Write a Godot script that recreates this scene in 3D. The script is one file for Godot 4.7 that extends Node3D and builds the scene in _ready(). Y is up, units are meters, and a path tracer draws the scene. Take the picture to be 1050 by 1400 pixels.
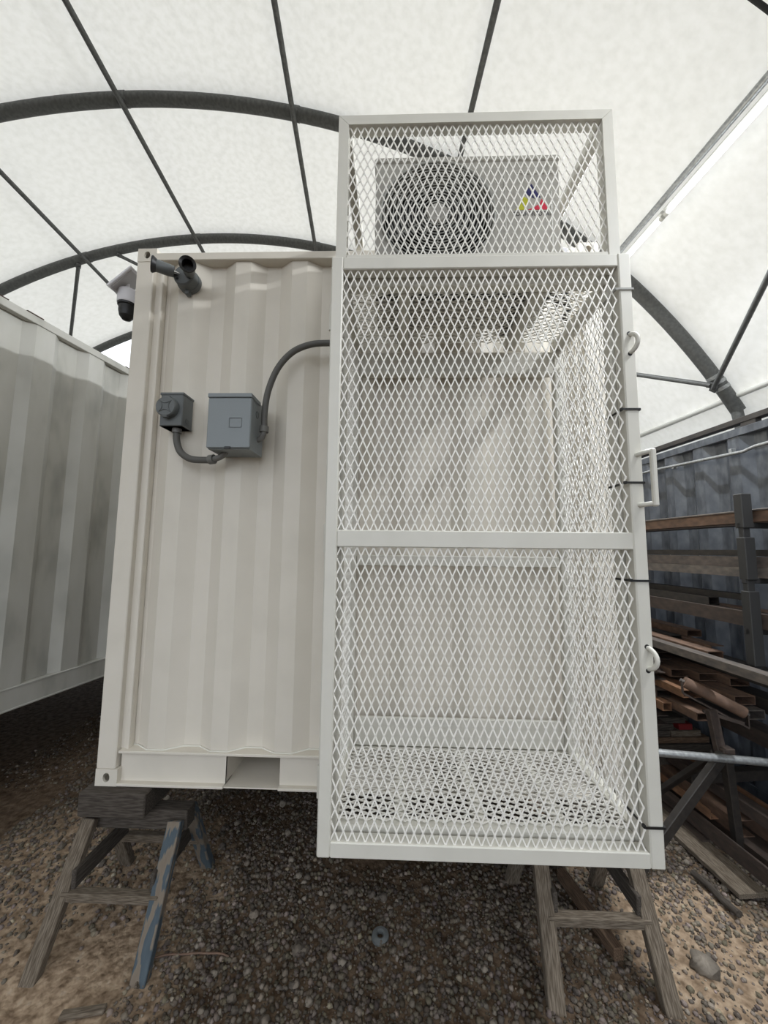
extends Node3D
# Container yard under a fabric arch tent: white container with a mesh security cage, seen from close up.
# World: y up, metres, ground at y = 0. The container's end face lies in z = 0, its left edge in x = 0.

const TH := 0.0768            # the tent and the dark containers are turned this much about y
const XC := -0.2132           # arch centre and radius in the tent's own axes
const YC := 0.1407
const RA := 5.242
const HOOPS := [-3.693, -2.2965, -0.9, 0.72, 2.1, 3.5, 4.9]
const GB := 0.58              # underside of the container above the ground

var M := {}
var taken := {}
var rng := RandomNumberGenerator.new()
var gnoise := FastNoiseLite.new()


class MB:
	var v := PackedVector3Array()
	var n := PackedVector3Array()
	var col := PackedColorArray()

	func tri(a: Vector3, b: Vector3, c: Vector3, na: Vector3, nb: Vector3, nc: Vector3) -> void:
		if (b - a).cross(c - a).dot(na + nb + nc) > 0.0:
			v.append(a); v.append(c); v.append(b)
			n.append(na); n.append(nc); n.append(nb)
		else:
			v.append(a); v.append(b); v.append(c)
			n.append(na); n.append(nb); n.append(nc)

	func quad(a: Vector3, b: Vector3, c: Vector3, d: Vector3, m: Vector3) -> void:
		tri(a, b, c, m, m, m)
		tri(a, c, d, m, m, m)

	func quadn(a: Vector3, b: Vector3, c: Vector3, d: Vector3, na: Vector3, nb: Vector3, nc: Vector3, nd: Vector3) -> void:
		tri(a, b, c, na, nb, nc)
		tri(a, c, d, na, nc, nd)

	# a chamfered box, centred, in the frame xf
	func box(xf: Transform3D, s: Vector3, bev := 0.0) -> void:
		var h := s * 0.5
		var b: float = minf(bev, minf(h.x, minf(h.y, h.z)) * 0.8)
		var ax := [Vector3.RIGHT, Vector3.UP, Vector3.BACK]
		for i in 3:
			var j := (i + 1) % 3
			var k := (i + 2) % 3
			for sg in [-1.0, 1.0]:
				var c: Vector3 = ax[i] * h[i] * sg
				var u: Vector3 = ax[j] * (h[j] - b)
				var w: Vector3 = ax[k] * (h[k] - b)
				quad(xf * (c - u - w), xf * (c + u - w), xf * (c + u + w), xf * (c - u + w), (xf.basis * (ax[i] * sg)).normalized())
		if b <= 0.0:
			return
		for i in 3:
			var j := (i + 1) % 3
			var k := (i + 2) % 3
			for sj in [-1.0, 1.0]:
				for sk in [-1.0, 1.0]:
					var u: Vector3 = ax[i] * (h[i] - b)
					var p: Vector3 = ax[j] * h[j] * sj + ax[k] * (h[k] - b) * sk
					var q: Vector3 = ax[j] * (h[j] - b) * sj + ax[k] * h[k] * sk
					var m: Vector3 = (xf.basis * (ax[j] * sj + ax[k] * sk)).normalized()
					quad(xf * (p - u), xf * (p + u), xf * (q + u), xf * (q - u), m)
		for sx in [-1.0, 1.0]:
			for sy in [-1.0, 1.0]:
				for sz in [-1.0, 1.0]:
					var m: Vector3 = (xf.basis * Vector3(sx, sy, sz)).normalized()
					tri(xf * Vector3(h.x * sx, (h.y - b) * sy, (h.z - b) * sz), xf * Vector3((h.x - b) * sx, h.y * sy, (h.z - b) * sz), xf * Vector3((h.x - b) * sx, (h.y - b) * sy, h.z * sz), m, m, m)

	func bx(c: Vector3, s: Vector3, bev := 0.0) -> void:
		box(Transform3D(Basis(), c), s, bev)

	# box between two corners
	func bc(a: Vector3, b: Vector3, bev := 0.0) -> void:
		bx((a + b) * 0.5, (b - a).abs(), bev)

	# rectangular bar from a to b, w across and h along the up hint
	func bar(a: Vector3, b: Vector3, w: float, h: float, up := Vector3.UP, bev := 0.0) -> void:
		var d := (b - a).normalized()
		var x := up.cross(d)
		if x.length() < 0.01:
			x = Vector3.RIGHT.cross(d)
		x = x.normalized()
		var y := d.cross(x).normalized()
		box(Transform3D(Basis(x, y, d), (a + b) * 0.5), Vector3(w, h, (b - a).length()), bev)

	func tube(pts: Array, r: float, sides := 12, caps := true) -> void:
		var rings := []
		var dirs := []
		var prev := Vector3.ZERO
		for i in pts.size():
			var d: Vector3
			if i == 0:
				d = pts[1] - pts[0]
			elif i == pts.size() - 1:
				d = pts[i] - pts[i - 1]
			else:
				d = (pts[i + 1] - pts[i]).normalized() + (pts[i] - pts[i - 1]).normalized()
			d = d.normalized()
			var x: Vector3
			if prev == Vector3.ZERO:
				x = d.cross(Vector3.UP if absf(d.y) < 0.9 else Vector3.RIGHT).normalized()
			else:
				x = (prev - d * prev.dot(d)).normalized()
			prev = x
			var y := d.cross(x)
			var ring := []
			for k in sides:
				var a := TAU * k / sides
				ring.append(x * cos(a) + y * sin(a))
			rings.append(ring)
			dirs.append(d)
		for i in pts.size() - 1:
			for k in sides:
				var k2 := (k + 1) % sides
				quadn(pts[i] + rings[i][k] * r, pts[i] + rings[i][k2] * r, pts[i + 1] + rings[i + 1][k2] * r, pts[i + 1] + rings[i + 1][k] * r, rings[i][k], rings[i][k2], rings[i + 1][k2], rings[i + 1][k])
		if caps:
			var e := pts.size() - 1
			for k in sides:
				var k2 := (k + 1) % sides
				tri(pts[0], pts[0] + rings[0][k] * r, pts[0] + rings[0][k2] * r, -dirs[0], -dirs[0], -dirs[0])
				tri(pts[e], pts[e] + rings[e][k] * r, pts[e] + rings[e][k2] * r, dirs[e], dirs[e], dirs[e])

	# flat-shaded extrusion of a polygon (x, y) along z from z0 to z1
	func prism(poly: PackedVector2Array, z0: float, z1: float, xf := Transform3D()) -> void:
		var t := Geometry2D.triangulate_polygon(poly)
		for i in range(0, t.size(), 3):
			for e in [[z0, -1.0], [z1, 1.0]]:
				var m: Vector3 = (xf.basis * Vector3(0, 0, e[1])).normalized()
				tri(xf * Vector3(poly[t[i]].x, poly[t[i]].y, e[0]), xf * Vector3(poly[t[i + 1]].x, poly[t[i + 1]].y, e[0]), xf * Vector3(poly[t[i + 2]].x, poly[t[i + 2]].y, e[0]), m, m, m)
		var cw := Geometry2D.is_polygon_clockwise(poly)
		for i in poly.size():
			var a := poly[i]
			var b := poly[(i + 1) % poly.size()]
			var e := (b - a).normalized()
			var m2 := Vector3(e.y, -e.x, 0) * (-1.0 if cw else 1.0)
			quad(xf * Vector3(a.x, a.y, z0), xf * Vector3(b.x, b.y, z0), xf * Vector3(b.x, b.y, z1), xf * Vector3(a.x, a.y, z1), (xf.basis * m2).normalized())

	# profile of (radius, height) turned about the local y axis
	func lathe(prof: Array, segs: int, xf := Transform3D(), smooth := false) -> void:
		for i in prof.size() - 1:
			var a: Vector2 = prof[i]
			var b: Vector2 = prof[i + 1]
			var e := (b - a).normalized()
			var nr := e.y
			var ny := -e.x
			for k in segs:
				var t0 := TAU * k / segs
				var t1 := TAU * (k + 1) / segs
				var d0 := Vector3(cos(t0), 0, sin(t0))
				var d1 := Vector3(cos(t1), 0, sin(t1))
				var n0 := (xf.basis * (d0 * nr + Vector3.UP * ny)).normalized()
				var n1 := (xf.basis * (d1 * nr + Vector3.UP * ny)).normalized()
				quadn(xf * (d0 * a.x + Vector3.UP * a.y), xf * (d1 * a.x + Vector3.UP * a.y), xf * (d1 * b.x + Vector3.UP * b.y), xf * (d0 * b.x + Vector3.UP * b.y), n0, n1, n1, n0)

	# expanded metal in the local xy plane: sw, lw the short and long ways of the diamonds
	func expanded(w: float, h: float, sw: float, lw: float, strand: float, dz: float, t: float, xf := Transform3D()) -> void:
		var ni := int(w / (sw * 0.5))
		var nj := int(h / (lw * 0.5))
		for i in ni + 1:
			for j in nj + 1:
				if (i + j) % 2 == 1:
					continue
				var p := Vector3(-w * 0.5 + i * sw * 0.5, -h * 0.5 + j * lw * 0.5, 0)
				if j < nj:
					for sg in [-1, 1]:
						if i + sg < 0 or i + sg > ni:
							continue
						var a := p + Vector3(sg * strand * 0.28, 0.003, dz)
						var b := p + Vector3(sg * (sw * 0.5 - strand * 0.28), lw * 0.5 - 0.003, -dz)
						strip(xf, a, b, strand, t)
				var c := p + Vector3(0, -0.0045, -dz)
				var d := p + Vector3(0, 0.0045, dz)
				strip(xf, c, d, strand * 1.65, t)

	func strip(xf: Transform3D, a: Vector3, b: Vector3, w: float, t: float) -> void:
		var d := (b - a).normalized()
		var x := d.cross(Vector3.BACK).normalized()
		var y := x.cross(d).normalized()
		var X := x * w * 0.5
		var Y := y * t * 0.5
		var bx_ := (xf.basis * x).normalized()
		var by_ := (xf.basis * y).normalized()
		quad(xf * (a - X + Y), xf * (a + X + Y), xf * (b + X + Y), xf * (b - X + Y), by_)
		quad(xf * (a - X - Y), xf * (a + X - Y), xf * (b + X - Y), xf * (b - X - Y), -by_)
		quad(xf * (a + X - Y), xf * (a + X + Y), xf * (b + X + Y), xf * (b + X - Y), bx_)
		quad(xf * (a - X - Y), xf * (a - X + Y), xf * (b - X + Y), xf * (b - X - Y), -bx_)

	# rectangular plate a..b in the local xy plane, z0 to z1, with an oval hole
	func holed(a: Vector2, b: Vector2, c: Vector2, rx: float, ry: float, z0: float, z1: float, count: int, xf := Transform3D()) -> void:
		var angs := []
		for k in count:
			angs.append(TAU * k / count)
		for q in [a, Vector2(b.x, a.y), b, Vector2(a.x, b.y)]:
			angs.append(fposmod((q - c).angle(), TAU))
		angs.sort()
		var outer := []
		var inner := []
		for t in angs:
			var d := Vector2(cos(t), sin(t))
			var k := 1e9
			if d.x > 1e-6: k = minf(k, (b.x - c.x) / d.x)
			if d.x < -1e-6: k = minf(k, (a.x - c.x) / d.x)
			if d.y > 1e-6: k = minf(k, (b.y - c.y) / d.y)
			if d.y < -1e-6: k = minf(k, (a.y - c.y) / d.y)
			outer.append(c + d * k)
			inner.append(c + d / sqrt(d.x * d.x / (rx * rx) + d.y * d.y / (ry * ry)))
		for i in angs.size():
			var j := (i + 1) % angs.size()
			for e in [[z0, -1.0], [z1, 1.0]]:
				var m: Vector3 = (xf.basis * Vector3(0, 0, e[1])).normalized()
				quad(xf * Vector3(inner[i].x, inner[i].y, e[0]), xf * Vector3(outer[i].x, outer[i].y, e[0]), xf * Vector3(outer[j].x, outer[j].y, e[0]), xf * Vector3(inner[j].x, inner[j].y, e[0]), m)
			var ed: Vector2 = (outer[j] - outer[i]).normalized()
			quad(xf * Vector3(outer[i].x, outer[i].y, z0), xf * Vector3(outer[j].x, outer[j].y, z0), xf * Vector3(outer[j].x, outer[j].y, z1), xf * Vector3(outer[i].x, outer[i].y, z1), (xf.basis * Vector3(ed.y, -ed.x, 0)).normalized())
			var ni := (xf.basis * Vector3(c.x - inner[i].x, c.y - inner[i].y, 0)).normalized()
			var nj := (xf.basis * Vector3(c.x - inner[j].x, c.y - inner[j].y, 0)).normalized()
			quadn(xf * Vector3(inner[i].x, inner[i].y, z0), xf * Vector3(inner[j].x, inner[j].y, z0), xf * Vector3(inner[j].x, inner[j].y, z1), xf * Vector3(inner[i].x, inner[i].y, z1), ni, nj, nj, ni)

	# corrugated sheet: profile points (x, z) swept from y0 to y1, with the sheet's thickness
	func sheet(prof: Array, y0: float, y1: float, xf := Transform3D(), thick := 0.003) -> void:
		for i in prof.size() - 1:
			var a: Vector2 = prof[i]
			var b: Vector2 = prof[i + 1]
			var e := (b - a).normalized()
			var m := Vector3(-e.y, 0, e.x)
			if m.z < 0.0:
				m = -m
			var mw := (xf.basis * m).normalized()
			var off := Vector3(0, 0, -thick)
			var A := Vector3(a.x, y0, a.y)
			var B := Vector3(b.x, y0, b.y)
			var up := Vector3(0, y1 - y0, 0)
			quad(xf * A, xf * B, xf * (B + up), xf * (A + up), mw)
			quad(xf * (A + off), xf * (B + off), xf * (B + up + off), xf * (A + up + off), -mw)

	func mesh() -> ArrayMesh:
		var m := ArrayMesh.new()
		var arr := []
		arr.resize(Mesh.ARRAY_MAX)
		arr[Mesh.ARRAY_VERTEX] = v
		arr[Mesh.ARRAY_NORMAL] = n
		if col.size() == v.size():
			arr[Mesh.ARRAY_COLOR] = col
		m.add_surface_from_arrays(Mesh.PRIMITIVE_TRIANGLES, arr)
		return m


# ---------------------------------------------------------------- naming and tagging

func numbered(called: String) -> String:
	var k: int = taken.get(called, -1) + 1
	taken[called] = k
	return called if k == 0 else "%s_%03d" % [called, k]


func tag(o: Node, label: String, category: String, group := "", kind := "") -> void:
	if label: o.set_meta("label", label)
	if category: o.set_meta("category", category)
	if group: o.set_meta("group", group)
	if kind: o.set_meta("kind", kind)


func thing(called: String, label: String, category: String, at := Vector3.ZERO, turn := 0.0, group := "") -> Node3D:
	var o := Node3D.new()
	o.name = numbered(called)
	add_child(o)
	o.position = at
	o.rotation.y = turn
	tag(o, label, category, group)
	return o


func part(mb: MB, called: String, mat: Material, parent: Node, label := "") -> MeshInstance3D:
	var o := MeshInstance3D.new()
	o.name = called
	o.mesh = mb.mesh()
	o.material_override = mat
	parent.add_child(o, true)
	if label: o.set_meta("label", label)
	return o


func single(mb: MB, called: String, mat: Material, label: String, category: String, group := "", at := Transform3D()) -> MeshInstance3D:
	var o := MeshInstance3D.new()
	o.name = numbered(called)
	o.mesh = mb.mesh()
	o.material_override = mat
	add_child(o)
	o.transform = at
	tag(o, label, category, group)
	return o


func tl(x: float, y: float, z: float) -> Vector3:      # tent axes to world
	return Basis(Vector3.UP, TH) * Vector3(x, y, z)


func ground_y(x: float, z: float) -> float:
	return gnoise.get_noise_2d(x * 1.0, z * 1.0) * 0.03 + gnoise.get_noise_2d(x * 7.0 + 50.0, z * 7.0) * 0.009


# dry dusty patches on damp gravelly earth; the dark middle also has painted cage shade
func dust_and_shade(x: float, z: float) -> float:
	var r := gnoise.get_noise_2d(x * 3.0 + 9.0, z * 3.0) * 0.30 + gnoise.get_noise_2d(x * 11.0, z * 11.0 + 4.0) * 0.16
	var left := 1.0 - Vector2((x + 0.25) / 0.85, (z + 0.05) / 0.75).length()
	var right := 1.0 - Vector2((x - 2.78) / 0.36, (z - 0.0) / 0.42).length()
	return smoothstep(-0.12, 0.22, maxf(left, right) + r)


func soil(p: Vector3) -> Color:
	return Color(0.155, 0.125, 0.098).lerp(Color(0.43, 0.36, 0.285), dust_and_shade(p.x, p.z))  # damp tone darkened further by shade of the cage painted in


# ---------------------------------------------------------------- materials

func noise_tex(freq: float, seed_: int, ramp: Array, size := 512, octaves := 4, kind := FastNoiseLite.TYPE_SIMPLEX_SMOOTH) -> ImageTexture:
	var f := FastNoiseLite.new()
	f.noise_type = kind
	f.seed = seed_
	f.frequency = freq
	f.fractal_octaves = octaves
	var im := f.get_seamless_image(size, size)
	var g := Gradient.new()
	g.offsets = PackedFloat32Array(ramp.map(func(r): return r[0]))
	g.colors = PackedColorArray(ramp.map(func(r): return r[1]))
	var o := Image.create(size, size, false, Image.FORMAT_RGB8)
	for y in size:
		for x in size:
			o.set_pixel(x, y, g.sample(im.get_pixel(x, y).r))
	return ImageTexture.create_from_image(o)


func mat(called: String, c: Color, rough := 0.6, metal := 0.0, tex: Texture2D = null, scale := Vector3.ONE, world := false) -> StandardMaterial3D:
	var m := StandardMaterial3D.new()
	m.resource_name = called
	m.albedo_color = c
	m.roughness = rough
	m.metallic = metal
	if tex:
		m.albedo_texture = tex
		m.uv1_triplanar = true
		m.uv1_world_triplanar = world
		m.uv1_scale = scale
	M[called] = m
	return m


func bump(m: StandardMaterial3D, tex: Texture2D, depth: float) -> void:
	m.heightmap_enabled = true
	m.heightmap_texture = tex
	m.heightmap_scale = depth


func materials() -> void:
	var w := Color.WHITE
	var soft := noise_tex(0.012, 3, [[0.0, Color(0.965, 0.965, 0.96)], [0.5, Color(0.99, 0.99, 0.985)], [1.0, w]], 256)
	mat("paint", Color(0.84, 0.815, 0.77), 0.5, 0.0, soft, Vector3.ONE * 0.9)
	mat("cage_paint", Color(0.805, 0.795, 0.76), 0.42, 0.0, soft, Vector3.ONE * 1.3)
	mat("mesh_paint_lit", Color(0.92, 0.91, 0.885), 0.35, 0.0, soft, Vector3.ONE * 1.3)  # cage paint made paler, light caught by the strand edges painted in
	var grime := noise_tex(0.02, 8, [[0.0, Color(0.80, 0.80, 0.79)], [0.45, Color(0.95, 0.95, 0.94)], [1.0, w]], 256)
	mat("paint_old", Color(0.76, 0.755, 0.73), 0.42, 0.0, grime, Vector3(0.7, 0.25, 0.7))
	mat("rust_edge", Color(0.27, 0.19, 0.16), 0.85)
	var scuff := noise_tex(0.025, 15, [[0.0, Color(0.62, 0.63, 0.66)], [0.5, Color(0.85, 0.86, 0.88)], [0.8, w], [1.0, w]], 512)
	mat("paint_blue", Color(0.35, 0.365, 0.385), 0.3, 0.0, scuff, Vector3(1.2, 0.5, 1.2))
	# tent cloth: translucent, blotched and creased
	var blot := noise_tex(0.03, 21, [[0.0, Color(0.945, 0.945, 0.94)], [0.42, Color(0.98, 0.98, 0.975)], [0.7, w], [1.0, w]], 1024, 6)
	var f := mat("cloth", Color(0.965, 0.962, 0.95), 0.75, 0.0, blot, Vector3(0.45, 0.45, 0.45))
	f.backlight_enabled = true
	f.backlight = Color(0.80, 0.79, 0.765)
	f.cull_mode = BaseMaterial3D.CULL_DISABLED
	bump(f, noise_tex(0.02, 5, [[0.0, Color.BLACK], [1.0, w]], 512, 4), 0.35)
	var galv := noise_tex(0.06, 31, [[0.0, Color(0.72, 0.72, 0.72)], [1.0, w]], 256, 3)
	mat("pipe", Color(0.40, 0.405, 0.40), 0.55, 0.35, galv, Vector3.ONE * 2.0)
	mat("pipe_white", Color(0.82, 0.82, 0.80), 0.55)
	mat("galvanised", Color(0.72, 0.73, 0.73), 0.35, 0.55, galv, Vector3.ONE * 3.0)
	mat("grey_box", Color(0.50, 0.525, 0.535), 0.45)
	mat("dark_grey_box", Color(0.36, 0.375, 0.375), 0.5)
	mat("conduit", Color(0.34, 0.335, 0.32), 0.6)
	mat("fitting", Color(0.42, 0.415, 0.40), 0.55)
	mat("black", Color(0.07, 0.07, 0.075), 0.45)
	mat("tie_black", Color(0.05, 0.05, 0.05), 0.5)
	mat("tie_grey", Color(0.55, 0.55, 0.53), 0.5)
	mat("chrome", Color(0.75, 0.75, 0.75), 0.2, 1.0)
	mat("white_plastic", Color(0.86, 0.855, 0.87), 0.4)
	mat("panel_grey", Color(0.70, 0.69, 0.69), 0.5)
	mat("ac_body", Color(0.67, 0.66, 0.635), 0.4)
	mat("ac_lid", Color(0.76, 0.755, 0.73), 0.4)
	mat("ac_guard", Color(0.66, 0.66, 0.64), 0.4)
	mat("ac_dark", Color(0.09, 0.09, 0.095), 0.6)
	mat("ac_blade", Color(0.22, 0.22, 0.225), 0.5)
	mat("ac_under", Color(0.35, 0.35, 0.34), 0.6)
	mat("logo_blue", Color(0.13, 0.12, 0.36), 0.5)
	mat("logo_yellow", Color(0.72, 0.72, 0.16), 0.5)
	mat("logo_red", Color(0.80, 0.12, 0.26), 0.5)
	mat("logo_text", Color(0.14, 0.14, 0.17), 0.5)
	mat("insulation", Color(0.20, 0.20, 0.20), 0.9)
	mat("weld", Color(0.84, 0.83, 0.79), 0.5)
	# earth and stones
	var earth := noise_tex(0.03, 41, [[0.0, Color(0.55, 0.50, 0.45)], [0.35, Color(0.78, 0.73, 0.68)], [0.7, Color(0.95, 0.91, 0.86)], [1.0, w]], 1024, 6)
	var e := mat("earth", Color(1, 1, 1), 0.95, 0.0, earth, Vector3.ONE * 0.55, true)
	var crumbs := noise_tex(0.05, 42, [[0.0, w], [0.6, Color(0.4, 0.4, 0.4)], [1.0, Color.BLACK]], 1024, 3, FastNoiseLite.TYPE_CELLULAR)
	bump(e, crumbs, 0.9)
	e.metallic_specular = 0.2
	e.vertex_color_use_as_albedo = true
	var s := mat("stone", Color(1, 1, 1), 0.9, 0.0, noise_tex(0.05, 44, [[0.0, Color(0.78, 0.77, 0.75)], [1.0, w]], 256), Vector3.ONE * 6.0)
	s.vertex_color_use_as_albedo = true
	s.metallic_specular = 0.25
	for k in 4:
		var c: Color = [Color(0.44, 0.405, 0.365), Color(0.50, 0.46, 0.415), Color(0.39, 0.36, 0.33), Color(0.56, 0.525, 0.48)][k]
		mat("stone%d" % k, c, 0.9, 0.0, s.albedo_texture, Vector3.ONE * 6.0)
	# wood and steel; boards and bars run along their own z axis
	var grain := noise_tex(0.03, 51, [[0.0, Color(0.55, 0.52, 0.49)], [0.4, Color(0.80, 0.78, 0.75)], [0.75, w], [1.0, w]], 512, 5)
	mat("wood_grey", Color(0.46, 0.42, 0.37), 0.9, 0.0, grain, Vector3(9.0, 9.0, 0.9))
	mat("wood_dark", Color(0.31, 0.285, 0.26), 0.9, 0.0, grain, Vector3(7.0, 7.0, 0.7))
	mat("wood_brown", Color(0.42, 0.34, 0.27), 0.9, 0.0, grain, Vector3(8.0, 8.0, 0.8))
	var flakes := noise_tex(0.035, 52, [[0.0, Color(0.42, 0.37, 0.32)], [0.47, Color(0.46, 0.42, 0.37)], [0.52, Color(0.25, 0.295, 0.325)], [1.0, Color(0.29, 0.335, 0.365)]], 256, 4)
	mat("wood_blue", Color(1, 1, 1), 0.8, 0.0, flakes, Vector3(2.5, 2.5, 0.6))
	var rust := noise_tex(0.02, 61, [[0.0, Color(0.72, 0.70, 0.69)], [0.4, Color(0.86, 0.82, 0.79)], [0.75, Color(0.98, 0.92, 0.87)], [1.0, w]], 512, 4)
	mat("rust_brown", Color(0.45, 0.375, 0.325), 0.75, 0.0, rust, Vector3(2.0, 2.0, 1.0))
	mat("rust_dark", Color(0.29, 0.26, 0.245), 0.7, 0.0, rust, Vector3(2.0, 2.0, 1.0))
	mat("rust_orange", Color(0.53, 0.41, 0.315), 0.8, 0.0, rust, Vector3(2.0, 2.0, 1.0))
	mat("steel_grey", Color(0.46, 0.455, 0.45), 0.5, 0.3, rust, Vector3(2.0, 2.0, 1.0))
	mat("steel_mid", Color(0.40, 0.385, 0.38), 0.5, 0.3, rust, Vector3(2.0, 2.0, 1.0))
	mat("steel_dark", Color(0.22, 0.215, 0.21), 0.55, 0.2, rust, Vector3(2.0, 2.0, 1.0))
	mat("rack_paint", Color(0.17, 0.17, 0.17), 0.6)
	mat("red_paint", Color(0.45, 0.10, 0.10), 0.7)
	var glow := mat("tube_glow", Color(1, 1, 1), 0.4)
	glow.emission_enabled = true
	glow.emission = Color(0.96, 0.98, 1.0)
	glow.emission_energy_multiplier = 1.6


# ---------------------------------------------------------------- pieces

# trapezoid profile along x from a to b; outer flats lie at z = zo, inner ones at z = zi; one outer flat is centred on xc
func trapezoid(a: float, b: float, period: float, xc: float, zo: float, zi: float, outer := 0.082, slope := 0.072) -> Array:
	var pts := []
	var k0 := int(floor((a - xc) / period)) - 1
	var k := k0
	while xc + k * period - period < b:
		var c := xc + k * period
		for q in [[c - outer * 0.5 - slope, zi], [c - outer * 0.5, zo], [c + outer * 0.5, zo], [c + outer * 0.5 + slope, zi]]:
			pts.append(Vector2(q[0], q[1]))
		k += 1
	var out := []
	for i in pts.size() - 1:
		var p: Vector2 = pts[i]
		var q: Vector2 = pts[i + 1]
		if q.x <= a or p.x >= b:
			continue
		var p2 := p
		var q2 := q
		if p.x < a: p2 = p.lerp(q, (a - p.x) / (q.x - p.x))
		if q.x > b: q2 = p.lerp(q, (b - p.x) / (q.x - p.x))
		if out.is_empty(): out.append(p2)
		out.append(q2)
	return out


func casting_mesh(w: float, h: float, d: float) -> ArrayMesh:
	# hollow corner block with an oval hole in front and on the outer (left) side
	var mb := MB.new()
	var t := 0.012
	mb.holed(Vector2(-w * 0.5, -h * 0.5), Vector2(w * 0.5, h * 0.5), Vector2.ZERO, 0.016, 0.021, d * 0.5 - t, d * 0.5, 20)
	mb.holed(Vector2(-d * 0.5 + t, -h * 0.5), Vector2(d * 0.5 - t, h * 0.5), Vector2.ZERO, 0.021, 0.017, w * 0.5 - t, w * 0.5, 20, Transform3D(Basis(Vector3.UP, -PI / 2), Vector3.ZERO))
	mb.bc(Vector3(w * 0.5 - t, -h * 0.5, -d * 0.5 + t), Vector3(w * 0.5, h * 0.5, d * 0.5 - t))
	mb.bc(Vector3(-w * 0.5, -h * 0.5, -d * 0.5), Vector3(w * 0.5, h * 0.5, -d * 0.5 + t))
	mb.bc(Vector3(-w * 0.5 + t, h * 0.5 - t, -d * 0.5 + t), Vector3(w * 0.5 - t, h * 0.5, d * 0.5 - t))
	mb.bc(Vector3(-w * 0.5 + t, -h * 0.5, -d * 0.5 + t), Vector3(w * 0.5 - t, -h * 0.5 + t, d * 0.5 - t))
	return mb.mesh()


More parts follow.
